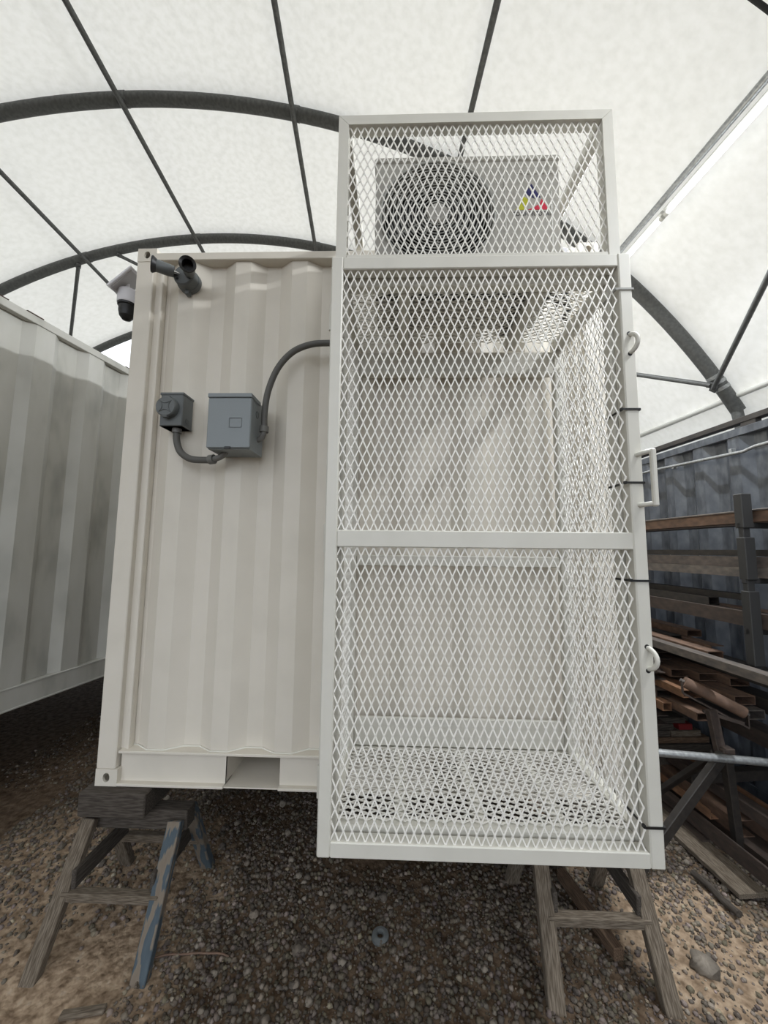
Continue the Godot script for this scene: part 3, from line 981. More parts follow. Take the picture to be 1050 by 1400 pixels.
func build_cage() -> void:
	var o := thing("security_cage", "off-white expanded metal security cage fixed to the container end", "cage", Vector3(1.6885, 0.736, 0.285))
	var org := Vector3(1.6885, 0.736, 0.285)
	var paint: Material = M.cage_paint
	var x0 := 1.157
	var x1 := 2.222
	var y0 := 0.736
	var y1 := 2.752
	var zf := 0.572
	var add := func(a: Vector3, b: Vector3, called: String, parent: Node, bev := 0.004) -> MeshInstance3D:
		var mb := MB.new()
		mb.bc(a - org, b - org, bev)
		return part(mb, called, paint, parent)
	var mesh_part := func(c: Vector3, basis: Basis, w: float, h: float, called: String, parent: Node, dz := 0.0007, strand := 0.0041, t := 0.0038) -> MeshInstance3D:
		var mb := MB.new()
		mb.expanded(w, h, 0.0278, 0.0635, strand, dz, t, Transform3D(basis, c - org))
		return part(mb, called, M.mesh_paint_lit, parent)
	# fixed frame: posts, rails
	for x in [x0 + 0.004, x1 - 0.054]:
		add.call(Vector3(x, y0 + 0.03, 0.47), Vector3(x + 0.05, y1 - 0.005, 0.515), "post", o)
		add.call(Vector3(x, y0 + 0.03, 0.003), Vector3(x + 0.05, y1 - 0.005, 0.05), "post", o)
		add.call(Vector3(x, y0 + 0.02, 0.05), Vector3(x + 0.05, y0 + 0.07, 0.47), "side_rail", o)
		add.call(Vector3(x, y1 - 0.075, 0.05), Vector3(x + 0.05, y1 - 0.03, 0.47), "side_rail", o)
	add.call(Vector3(x0 + 0.054, y0 + 0.02, 0.47), Vector3(x1 - 0.054, y0 + 0.06, 0.515), "front_rail", o)
	add.call(Vector3(x0 + 0.054, y1 - 0.075, 0.47), Vector3(x1 - 0.054, y1 - 0.03, 0.515), "front_rail", o)
	add.call(Vector3(x0 + 0.054, y1 - 0.195, 0.003), Vector3(x1 - 0.054, y1 - 0.08, 0.045), "back_rail", o)
	add.call(Vector3(x0 + 0.054, 1.616, 0.003), Vector3(x1 - 0.054, 1.666, 0.04), "back_rail", o)
	add.call(Vector3(x0 + 0.054, 0.80, 0.003), Vector3(x1 - 0.054, 0.925, 0.02), "kick_plate", o)
	add.call(Vector3(x0 + 0.054, 0.756, 0.003), Vector3(x1 - 0.054, 0.796, 0.05), "back_rail", o)
	# floor, shelf and side panels of expanded metal
	var flat := Basis(Vector3(0, 0, -1), Vector3(1, 0, 0), Vector3(0, -1, 0))
	mesh_part.call(Vector3(1.69, 0.802, 0.26), flat, 0.47, 1.02, "floor_mesh", o, 0.0015)
	for x in [1.42, 1.69, 1.96]:
		add.call(Vector3(x - 0.02, 0.757, 0.05), Vector3(x + 0.02, 0.796, 0.47), "floor_bearer", o)
	mesh_part.call(Vector3(1.69, 2.724, 0.26), flat, 0.47, 1.02, "shelf_mesh", o, 0.0015)
	for x in [1.425, 1.945]:
		add.call(Vector3(x - 0.024, 2.672, 0.05), Vector3(x + 0.024, 2.716, 0.47), "shelf_bearer", o)
	var side := Basis(Vector3(0, 0, 1), Vector3(0, 1, 0), Vector3(-1, 0, 0))
	for x in [x0 + 0.03, x1 - 0.03]:
		mesh_part.call(Vector3(x, (y0 + y1) * 0.5, 0.26), side, 0.46, 1.9, "side_mesh", o, 0.0012, 0.0038, 0.0020)
	# door with two mesh fields
	var door := Node3D.new()
	door.name = "door"
	o.add_child(door)
	tag(door, "tall cage door with two mesh fields", "")
	add.call(Vector3(x0, y0, 0.522), Vector3(x0 + 0.042, y1, zf), "stile", door)
	add.call(Vector3(x1 - 0.044, y0, 0.522), Vector3(x1, y1, zf), "stile", door)
	for r in [[y0 + 0.0, y0 + 0.046], [1.70, 1.757], [y1 - 0.05, y1 - 0.002]]:
		add.call(Vector3(x0 + 0.042, r[0], 0.523), Vector3(x1 - 0.044, r[1], zf - 0.001), "rail", door, 0.003)
	mesh_part.call(Vector3((x0 + x1) * 0.5, (0.782 + 1.70) * 0.5, 0.561), Basis(), 0.985, 0.925, "mesh_panel", door)
	mesh_part.call(Vector3((x0 + x1) * 0.5, (1.757 + 2.702) * 0.5, 0.561), Basis(), 0.985, 0.955, "mesh_panel", door)
	# pull handle on the right stile
	var hd := MB.new()
	hd.bar(Vector3(2.233, 1.84, 0.607) - org, Vector3(2.233, 2.03, 0.607) - org, 0.017, 0.017, Vector3.RIGHT, 0.004)
	hd.tube([Vector3(2.204, 1.848, 0.57) - org, Vector3(2.214, 1.848, 0.592) - org, Vector3(2.233, 1.85, 0.605) - org], 0.008, 10)
	hd.tube([Vector3(2.204, 2.018, 0.57) - org, Vector3(2.212, 2.02, 0.592) - org, Vector3(2.233, 2.024, 0.605) - org], 0.008, 10)
	part(hd, "pull_handle", paint, door)
	# lock staples through slots in the stile
	for y in [2.412, 1.356]:
		var s := MB.new()
		var pts := []
		for i in 13:
			var a := -PI / 2 + PI * i / 12.0
			pts.append(Vector3(2.203 + 0.010 * cos(a), y + 0.033 * sin(a), 0.566 + 0.034 * cos(a)) - org)
		s.tube(pts, 0.0075, 10)
		part(s, "lock_staple", paint, door)
		var sl := MB.new()
		for e in [-0.038, 0.036]:
			sl.lathe([Vector2(0, 0.0012), Vector2(0.0075, 0.0012), Vector2(0.0075, 0)], 14, Transform3D(Basis(Vector3.RIGHT, PI / 2), Vector3(2.2015, y + e, zf) - org))
		part(sl, "slot", M.ac_dark, door, "dark drilled hole behind the staple")
	# upper fixed frame with mitred corners
	var up := Node3D.new()
	up.name = "upper_frame"
	o.add_child(up)
	tag(up, "upper cage front with mitred corners and mesh", "")
	var ux0 := 1.17
	var ux1 := 2.19
	var ut := 3.332
	var ub := y1 - 0.03
	var wd := 0.038
	var zz := [0.52 - org.z, 0.568 - org.z]
	var px := func(pts: Array) -> PackedVector2Array:
		var a := PackedVector2Array()
		for p in pts:
			a.append(Vector2(p[0] - org.x, p[1] - org.y))
		return a
	var ga := 0.0007
	var shapes := [[[ux0, ub], [ux0 + wd, ub], [ux0 + wd, ut - wd - ga], [ux0, ut - ga]], [[ux1 - wd, ub], [ux1, ub], [ux1, ut - ga], [ux1 - wd, ut - wd - ga]], [[ux0 + ga, ut], [ux0 + wd + ga, ut - wd], [ux1 - wd - ga, ut - wd], [ux1 - ga, ut]]]
	for k in 3:
		var mb := MB.new()
		mb.prism(px.call(shapes[k]), zz[0], zz[1])
		part(mb, ["stile", "stile", "rail"][k], paint, up)
	add.call(Vector3(ux0 + wd, y1 - 0.028, 0.52), Vector3(ux1 - wd, y1 + 0.012, 0.566), "rail", up, 0.003)
	mesh_part.call(Vector3((ux0 + ux1) * 0.5, (y1 + 0.012 + ut - wd) * 0.5, 0.556), Basis(), 0.965, 0.545, "mesh_panel", up)
	# top rails from the upper frame back onto the container roof
	for x in [ux0 + 0.002, ux1 - 0.046]:
		add.call(Vector3(x, ut - 0.044, -0.05), Vector3(x + 0.044, ut - 0.002, 0.52), "top_rail", o)
	# hinges on the left stile
	for y in [0.93, 1.73, 2.55]:
		var hg := MB.new()
		hg.tube([Vector3(x0 - 0.006, y - 0.05, 0.518) - org, Vector3(x0 - 0.006, y + 0.05, 0.518) - org], 0.008, 10)
		part(hg, "hinge", paint, door)
	# cable ties round the right stile
	var ties := [[2.613, "thin grey cable tie round the cage stile near its top", M.tie_grey], [2.176, "black cable tie round the cage stile below the upper lock staple", M.tie_black], [1.923, "black cable tie round the cage stile inside the pull handle", M.tie_black], [1.60, "black cable tie round the cage stile below the middle rail", M.tie_black], [0.856, "black cable tie round the cage stile near its bottom", M.tie_black]]
	for t in ties:
		var mb := MB.new()
		var a := Vector3(x1 - 0.046, 0, 0.4685)
		var b := Vector3(x1 + 0.002, 0, 0.574)
		for e in [[Vector3(a.x, -0.0035, b.z - 0.0005), Vector3(b.x, 0.0035, b.z + 0.002)], [Vector3(b.x - 0.0005, -0.0035, a.z), Vector3(b.x + 0.002, 0.0035, b.z)], [Vector3(a.x, -0.0035, a.z - 0.002), Vector3(b.x, 0.0035, a.z + 0.0005)], [Vector3(a.x - 0.012, -0.0035, a.z), Vector3(a.x - 0.010, 0.0035, b.z)], [Vector3(a.x - 0.012, -0.0035, b.z), Vector3(a.x, 0.0035, b.z + 0.0015)]]:
			mb.bc(e[0], e[1])
		mb.bx(Vector3(a.x - 0.012, 0.001, b.z - 0.006), Vector3(0.008, 0.01, 0.012), 0.001)
		single(mb, "cable_tie", t[2], t[1], "cable tie", "cable ties on the cage", Transform3D(Basis(), Vector3(0, t[0], 0)))


func build_air_conditioner() -> void:
	var at := Vector3(1.673, 2.729, 0.28)
	var o := thing("air_conditioner", "white outdoor air conditioner unit with round fan guard inside upper cage", "air conditioner", at)
	var w := 0.735
	var h := 0.545
	var d := 0.33
	var b0 := 0.02
	# shell with a round mouth for the fan
	var fx := -0.118
	var fy := 0.305
	var fr := 0.228
	var shell := MB.new()
	shell.holed(Vector2(-w * 0.5, b0), Vector2(w * 0.5, h), Vector2(fx, fy), fr, fr, d * 0.5 - 0.12, d * 0.5, 64)
	shell.bc(Vector3(-w * 0.5, b0, -d * 0.5), Vector3(-w * 0.5 + 0.004, h, d * 0.5 - 0.001), 0.001)
	shell.bc(Vector3(w * 0.5 - 0.004, b0, -d * 0.5), Vector3(w * 0.5, h, d * 0.5 - 0.001), 0.001)
	shell.bc(Vector3(-w * 0.5, b0, -d * 0.5), Vector3(w * 0.5, b0 + 0.004, d * 0.5 - 0.001), 0.001)
	shell.bc(Vector3(-w * 0.5, h - 0.004, -d * 0.5), Vector3(w * 0.5, h, d * 0.5 - 0.001), 0.001)
	shell.bc(Vector3(-w * 0.5, b0, -d * 0.5), Vector3(w * 0.5, h, -d * 0.5 + 0.004), 0.001)
	part(shell, "cabinet", M.ac_body, o)
	var lid := MB.new()
	lid.bx(Vector3(0, h + 0.002, 0), Vector3(w + 0.012, 0.03, d + 0.012), 0.008)
	part(lid, "lid", M.ac_body, o)
	var hs := MB.new()
	hs.bx(Vector3(0.27, 0.4795, d * 0.5 + 0.002), Vector3(0.15, 0.006, 0.006), 0.002)
	part(hs, "grip", M.ac_lid, o)
	var sm := MB.new()
	sm.bx(Vector3(0.152, 0.265, d * 0.5 + 0.001), Vector3(0.006, 0.47, 0.004), 0.001)
	sm.bx(Vector3(0.334, 0.25, d * 0.5 + 0.001), Vector3(0.007, 0.3, 0.005), 0.002)
	part(sm, "panel_joint", M.ac_lid, o)
	# fan
	var sh := MB.new()
	sh.lathe([Vector2(0.0, 0.0), Vector2(fr, 0.0)], 48, Transform3D(Basis(Vector3.RIGHT, PI / 2), Vector3(fx, fy, d * 0.5 - 0.128)))
	part(sh, "fan_shroud", M.ac_dark, o)
	var fan := MB.new()
	fan.lathe([Vector2(0.0, 0.03), Vector2(0.05, 0.03), Vector2(0.055, -0.03)], 24, Transform3D(Basis(Vector3.RIGHT, PI / 2), Vector3(fx, fy, d * 0.5 - 0.08)))
	for k in 3:
		var a0 := TAU * k / 3.0
		for i in 8:
			var a := a0 + i * 0.17
			var bb := a + 0.17
			var za := -0.03 + i * 0.006
			var zb := -0.03 + (i + 1) * 0.006
			var c := Vector3(fx, fy, d * 0.5 - 0.08)
			var p := func(r: float, q: float, z: float) -> Vector3: return c + Vector3(cos(q) * r, sin(q) * r, z)
			fan.quad(p.call(0.05, a, za), p.call(0.205, a, za), p.call(0.205, bb, zb), p.call(0.05, bb, zb), Vector3(0, 0, 1))
	part(fan, "fan", M.ac_blade, o)
	var gd := MB.new()
	var zg := d * 0.5 + 0.006
	for k in 15:
		var r := 0.05 + (fr - 0.05) * k / 14.0
		var pts := []
		for i in 57:
			var a := TAU * i / 56.0
			pts.append(Vector3(fx + cos(a) * r, fy + sin(a) * r, zg))
		gd.tube(pts, 0.0027 if k < 14 else 0.006, 5, false)
	for k in 12:
		var a := TAU * k / 12.0
		gd.tube([Vector3(fx + cos(a) * 0.035, fy + sin(a) * 0.035, zg - 0.002), Vector3(fx + cos(a) * fr, fy + sin(a) * fr, zg - 0.002)], 0.003, 5)
	part(gd, "fan_guard", M.ac_guard, o)
	var hub := MB.new()
	hub.lathe([Vector2(0.0, 0.004), Vector2(0.038, 0.004), Vector2(0.044, -0.004)], 28, Transform3D(Basis(Vector3.RIGHT, PI / 2), Vector3(fx, fy, zg + 0.003)))
	part(hub, "hub_badge", M.ac_body, o)
	for sx in [-0.24, 0.24]:
		var ft := MB.new()
		ft.bx(Vector3(sx, b0 * 0.5 + 0.002, 0), Vector3(0.05, b0 + 0.004, d + 0.05), 0.002)
		part(ft, "foot", M.ac_under, o)
	# service valve cover and pipes on the right side
	var vc := MB.new()
	vc.bx(Vector3(w * 0.5 + 0.055, 0.262, -0.045), Vector3(0.11, 0.075, 0.10), 0.01)
	vc.bx(Vector3(w * 0.5 + 0.05, 0.19, -0.045), Vector3(0.10, 0.06, 0.10), 0.01)
	part(vc, "valve_cover", M.white_plastic, o)
	var kn := MB.new()
	kn.lathe([Vector2(0.0, 0.006), Vector2(0.018, 0.006), Vector2(0.02, 0.0)], 18, Transform3D(Basis(Vector3.RIGHT, PI / 2), Vector3(w * 0.5 + 0.06, 0.266, 0.004)))
	part(kn, "valve_cap", M.ac_under, o)
	var hose := MB.new()
	hose.tube([Vector3(w * 0.5 + 0.005, 0.345, -0.03), Vector3(w * 0.5 + 0.03, 0.315, -0.02), Vector3(w * 0.5 + 0.045, 0.28, -0.03)], 0.013, 10)
	hose.tube([Vector3(w * 0.5 + 0.03, 0.18, 0.0), Vector3(w * 0.5 + 0.035, 0.07, 0.012), Vector3(w * 0.5 + 0.06, 0.02, 0.0)], 0.016, 10)
	hose.tube([Vector3(w * 0.5 + 0.09, 0.17, -0.03), Vector3(w * 0.5 + 0.12, 0.06, -0.06), Vector3(w * 0.5 + 0.13, 0.02, -0.1)], 0.016, 10)
	part(hose, "hose", M.insulation, o)
	var pt := MB.new()
	pt.bx(Vector3(-w * 0.5 - 0.006, 0.40, -0.02), Vector3(0.012, 0.05, 0.06), 0.003)
	part(pt, "side_grip", M.ac_dark, o)
	# emblem: a triangle of three coloured fields and the name below it
	var lz := d * 0.5 + 0.0006
	var lc := Vector2(0.258, 0.315)
	var fields := [
		["logo_blue", [[0.0, 0.118], [0.035, 0.058], [0.014, 0.052], [-0.004, 0.061], [-0.024, 0.076]]],
		["logo_yellow", [[-0.031, 0.062], [-0.013, 0.048], [-0.02, 0.024], [-0.03, 0.004], [-0.066, 0.004]]],
		["logo_red", [[0.039, 0.051], [0.066, 0.004], [-0.016, 0.004], [0.006, 0.012], [0.03, 0.03]]],
	]
	for f in fields:
		var pg := PackedVector2Array()
		for q in f[1]:
			pg.append(Vector2(lc.x + q[0], lc.y + q[1]))
		var mb := MB.new()
		mb.prism(pg, lz - 0.001, lz + 0.0006)
		part(mb, "emblem", M[f[0]], o, {"logo_blue": "blue field of the emblem", "logo_yellow": "yellow field of the emblem", "logo_red": "red field of the emblem"}[f[0]])
	var tm := TextMesh.new()
	tm.text = "CONFORTOTAL"
	var font := SystemFont.new()
	font.font_names = PackedStringArray(["Droid Sans"])
	tm.font = font
	tm.font_size = 32
	tm.pixel_size = 0.0009
	tm.depth = 0.001
	var tx := MeshInstance3D.new()
	tx.name = "lettering"
	tx.mesh = tm
	tx.material_override = M.logo_text
	o.add_child(tx)
	var tw: float = tm.get_aabb().size.x
	var sc := 0.155 / maxf(tw, 0.01)
	tx.transform = Transform3D(Basis.from_scale(Vector3(sc, sc, 1)), Vector3(lc.x, lc.y - 0.014, lz))


func build_wall_fittings() -> void:
	# disconnect box
	var o := thing("disconnect_box", "large grey metal electrical box with embossed plate on the container wall", "electrical box", Vector3(0.616, 2.15, -0.018))
	var mb := MB.new()
	mb.bc(Vector3(-0.10, 0.0, 0.0), Vector3(0.10, 0.262, 0.16), 0.003)
	part(mb, "body", M.grey_box, o)
	var cv := MB.new()
	cv.bc(Vector3(-0.103, 0.004, 0.16), Vector3(0.103, 0.245, 0.172), 0.004)
	cv.bc(Vector3(-0.105, 0.245, 0.06), Vector3(0.105, 0.266, 0.177), 0.003)
	var cover := part(cv, "cover", M.grey_box, o)
	var pl := MB.new()
	for e in [[Vector3(0, 0.022, 0), Vector3(0.058, 0.004, 0.005)], [Vector3(0, -0.022, 0), Vector3(0.058, 0.004, 0.005)], [Vector3(-0.029, 0, 0), Vector3(0.004, 0.046, 0.005)], [Vector3(0.029, 0, 0), Vector3(0.004, 0.046, 0.005)]]:
		pl.bx(Vector3(0.03, 0.125, 0.173) + e[0], e[1], 0.001)
	part(pl, "embossed_plate", M.grey_box, cover)
	var hs := MB.new()
	hs.bx(Vector3(0.0, 0.004, 0.174), Vector3(0.028, 0.012, 0.006), 0.001)
	part(hs, "catch", M.black, o)
	var ko := MB.new()
	ko.lathe([Vector2(0.018, 0.0), Vector2(0.018, 0.002), Vector2(0.015, 0.002)], 20, Transform3D(Basis(Vector3.BACK, -PI / 2), Vector3(0.10, 0.19, 0.09)))
	ko.bx(Vector3(0.0, 0.268, 0.12), Vector3(0.05, 0.006, 0.05), 0.002)
	part(ko, "knockout", M.dark_grey_box, o)
	# receptacle box
	var r := thing("receptacle_box", "small dark grey socket box with round flip cover", "electrical box", Vector3(0.29, 2.285, -0.018))
	var rb := MB.new()
	rb.bc(Vector3(-0.056, 0.0, 0.0), Vector3(0.056, 0.165, 0.095), 0.004)
	part(rb, "body", M.dark_grey_box, r)
	var rim := MB.new()
	rim.bc(Vector3(-0.06, 0.155, 0.0), Vector3(0.06, 0.169, 0.098), 0.003)
	rim.bc(Vector3(-0.059, 0.0, 0.0), Vector3(0.059, 0.006, 0.09), 0.002)
	part(rim, "rim", M.dark_grey_box, r)
	var fl := MB.new()
	fl.lathe([Vector2(0.0, 0.032), Vector2(0.046, 0.032), Vector2(0.05, 0.026), Vector2(0.052, 0.0)], 36, Transform3D(Basis(Vector3.RIGHT, PI / 2), Vector3(-0.012, 0.088, 0.095)))
	var cap := part(fl, "flip_cover", M.dark_grey_box, r)
	var rg := MB.new()
	for s in [-1.0, 1.0]:
		var pts := []
		for i in 7:
			var a := -0.9 + 1.8 * i / 6.0
			pts.append(Vector3(-0.012 + s * (0.05 - 0.034 * cos(a)), 0.088 + 0.036 * sin(a), 0.128))
		rg.tube(pts, 0.0025, 6)
	for s in [-1.0, 1.0]:
		var pts := []
		for i in 7:
			var a := -0.8 + 1.6 * i / 6.0
			pts.append(Vector3(-0.012 + 0.03 * sin(a), 0.088 + s * (0.05 - 0.034 * cos(a)), 0.128))
		rg.tube(pts, 0.0025, 6)
	rg.bx(Vector3(-0.012, 0.134, 0.115), Vector3(0.04, 0.012, 0.02), 0.002)
	rg.bx(Vector3(-0.012, 0.037, 0.118), Vector3(0.026, 0.008, 0.02), 0.002)
	part(rg, "rib", M.dark_grey_box, cap)
	var kk := MB.new()
	kk.lathe([Vector2(0.014, 0.0), Vector2(0.014, 0.002), Vector2(0.011, 0.002)], 18, Transform3D(Basis(Vector3.BACK, -PI / 2), Vector3(0.056, 0.035, 0.05)))
	part(kk, "knockout", M.dark_grey_box, r)
	# conduits
	var c1 := thing("conduit", "short grey flexible conduit looping between the two electrical boxes", "conduit", Vector3(0.29, 2.1, 0.03))
	var b := Vector3(0.29, 2.1, 0.03)
	var curve := func(pts: Array) -> Array:
		var cu := Curve3D.new()
		for i in pts.size():
			var t := Vector3.ZERO
			if i > 0 and i < pts.size() - 1: t = (pts[i + 1] - pts[i - 1]) / 6.0
			cu.add_point(pts[i], -t, t)
		cu.bake_interval = 0.012
		return Array(cu.get_baked_points())
	var m1 := MB.new()
	m1.tube(curve.call([Vector3(0.297, 2.29, 0.03) - b, Vector3(0.299, 2.225, 0.03) - b, Vector3(0.325, 2.165, 0.035) - b, Vector3(0.385, 2.127, 0.045) - b, Vector3(0.475, 2.118, 0.06) - b, Vector3(0.50, 2.12, 0.065) - b]), 0.0165, 14)
	part(m1, "hose", M.conduit, c1)
	var f1 := MB.new()
	f1.tube([Vector3(0.297, 2.288, 0.03) - b, Vector3(0.297, 2.262, 0.03) - b], 0.022, 14)
	part(f1, "collar", M.fitting, c1)
	var f2 := MB.new()
	f2.tube([Vector3(0.488, 2.119, 0.062) - b, Vector3(0.513, 2.121, 0.067) - b], 0.0235, 14)
	part(f2, "collar", M.fitting, c1)
	var e1 := MB.new()
	e1.tube(curve.call([Vector3(0.51, 2.121, 0.067) - b, Vector3(0.54, 2.128, 0.072) - b, Vector3(0.565, 2.145, 0.075) - b, Vector3(0.575, 2.165, 0.075) - b]), 0.014, 12)
	part(e1, "elbow", M.fitting, c1)
	var c2 := thing("conduit", "long grey flexible conduit curving up from the large electrical box to the cage", "conduit", Vector3(0.74, 2.2, 0.05))
	var d := Vector3(0.74, 2.2, 0.05)
	var e2 := MB.new()
	e2.tube(curve.call([Vector3(0.712, 2.222, 0.05) - d, Vector3(0.732, 2.226, 0.055) - d, Vector3(0.745, 2.245, 0.058) - d, Vector3(0.749, 2.262, 0.058) - d]), 0.013, 12)
	part(e2, "elbow", M.fitting, c2)
	var f3 := MB.new()
	f3.tube([Vector3(0.748, 2.258, 0.058) - d, Vector3(0.749, 2.287, 0.058) - d], 0.022, 14)
	part(f3, "collar", M.fitting, c2)
	var m2 := MB.new()
	m2.tube(curve.call([Vector3(0.749, 2.28, 0.058) - d, Vector3(0.748, 2.36, 0.06) - d, Vector3(0.762, 2.47, 0.06) - d, Vector3(0.805, 2.585, 0.06) - d, Vector3(0.875, 2.668, 0.06) - d, Vector3(0.965, 2.708, 0.06) - d, Vector3(1.06, 2.715, 0.06) - d, Vector3(1.165, 2.712, 0.06) - d]), 0.0155, 14)
	part(m2, "hose", M.conduit, c2)
	# twin lampholder
	var lp := thing("lamp_holder", "round grey outdoor box with two black-rimmed lampholders near roof corner", "lamp holder", Vector3(0.29, 3.095, -0.018))
	var bs := MB.new()
	bs.lathe([Vector2(0.0, 0.075), Vector2(0.048, 0.075), Vector2(0.054, 0.068), Vector2(0.056, 0.028), Vector2(0.06, 0.026), Vector2(0.06, 0.0)], 32, Transform3D(Basis(Vector3.RIGHT, PI / 2), Vector3(0.0, 0.0, 0.0)))
	bs.bx(Vector3(0.0, -0.066, 0.02), Vector3(0.022, 0.022, 0.03), 0.003)
	part(bs, "base", M.dark_grey_box, lp)
	for q in [[Vector3(-0.025, 0.005, 0.07), Vector3(-0.055, -0.002, 0.11), Vector3(-0.86, 0.06, 0.5)], [Vector3(0.02, 0.012, 0.07), Vector3(0.045, 0.0, 0.10), Vector3(0.40, -0.2, 0.89)]]:
		var arm := MB.new()
		arm.tube([q[0], q[1]], 0.009, 10)
		part(arm, "swivel", M.chrome, lp)
		var hold := MB.new()
		var y: Vector3 = q[2].normalized()
		var x := y.cross(Vector3.UP).normalized()
		var z := x.cross(y)
		var xf := Transform3D(Basis(x, y, z), q[1])
		hold.lathe([Vector2(0.0, -0.025), Vector2(0.026, -0.025), Vector2(0.029, 0.0), Vector2(0.029, 0.055), Vector2(0.026, 0.055)], 24, xf)
		var hp := part(hold, "holder", M.dark_grey_box, lp)
		var gas := MB.new()
		gas.lathe([Vector2(0.028, 0.05), Vector2(0.040, 0.068), Vector2(0.038, 0.074), Vector2(0.026, 0.066), Vector2(0.024, 0.02), Vector2(0.0, 0.018)], 28, xf)
		part(gas, "gasket", M.black, hp)
	for q in [Vector3(-0.028, -0.022, 0.072), Vector3(0.035, -0.018, 0.072)]:
		var sc := MB.new()
		sc.tube([q, q + Vector3(0, 0, 0.006)], 0.006, 8)
		part(sc, "screw", M.black, lp)
	# camera with a square panel on its bracket, on the container's long side
	var cm := thing("security_camera", "white dome security camera with black lens under a square panel", "camera", Vector3(-0.06, 3.02, -0.13))
	var br := MB.new()
	br.bx(Vector3(0.056, 0.07, 0.0), Vector3(0.012, 0.14, 0.08), 0.003)
	br.bar(Vector3(0.055, 0.09, 0.0), Vector3(-0.06, 0.09, 0.0), 0.03, 0.03, Vector3.UP, 0.004)
	part(br, "bracket", M.white_plastic, cm)
	var bd := MB.new()
	bd.lathe([Vector2(0.0, 0.118), Vector2(0.05, 0.118), Vector2(0.052, 0.112), Vector2(0.052, 0.045), Vector2(0.05, 0.04)], 32, Transform3D(Basis(), Vector3(-0.075, 0, 0)))
	part(bd, "housing", M.white_plastic, cm)
	var ds := MB.new()
	ds.lathe([Vector2(0.05, 0.046), Vector2(0.048, 0.03), Vector2(0.042, 0.026), Vector2(0.042, 0.0), Vector2(0.036, -0.03), Vector2(0.022, -0.048), Vector2(0.0, -0.055)], 32, Transform3D(Basis(), Vector3(-0.075, 0, 0)))
	part(ds, "lens_dome", M.black, cm)
	var sp := MB.new()
	var pb := Basis(Vector3.BACK, 0.72) * Basis(Vector3.RIGHT, 0.3)
	sp.box(Transform3D(pb, Vector3(-0.075, 0.16, 0.02)), Vector3(0.17, 0.012, 0.17), 0.003)
	var panel := part(sp, "panel", M.white_plastic, cm)
	var pf := MB.new()
	pf.box(Transform3D(pb, Vector3(-0.075, 0.16, 0.02) - pb * Vector3(0, 0.008, 0)), Vector3(0.14, 0.006, 0.14), 0.002)
	part(pf, "panel_back", M.panel_grey, panel)
	var nk := MB.new()
	nk.tube([Vector3(-0.075, 0.112, 0.0), Vector3(-0.075, 0.158, 0.015)], 0.012, 10)
	part(nk, "neck", M.white_plastic, cm)


func build_supports() -> void:
	sawhorse("weathered sawhorse with blue paint under the container's left corner", Vector3(-0.02, 0, 0.0), 0.44, [M.wood_grey, M.wood_blue, M.wood_dark])
	sawhorse("mud-stained timber sawhorse below the cage at the right", Vector3(2.01, 0, 0.02), 0.43, [M.wood_grey, M.wood_grey, M.wood_dark])
	for q in [[Vector3(0.12, 0.527, -0.1), "thick dark timber block between left sawhorse and container corner", 0.31], [Vector3(2.30, 0.527, -0.1), "dark timber block on the right sawhorse under the container", 0.27]]:
		var mb := MB.new()
		mb.bx(Vector3.ZERO, Vector3(0.30, 0.104, q[2]), 0.005)
		single(mb, "timber_block", M.wood_dark, q[1], "timber", "timber blocks on the sawhorses", Transform3D(Basis(Vector3.UP, PI / 2), q[0]))


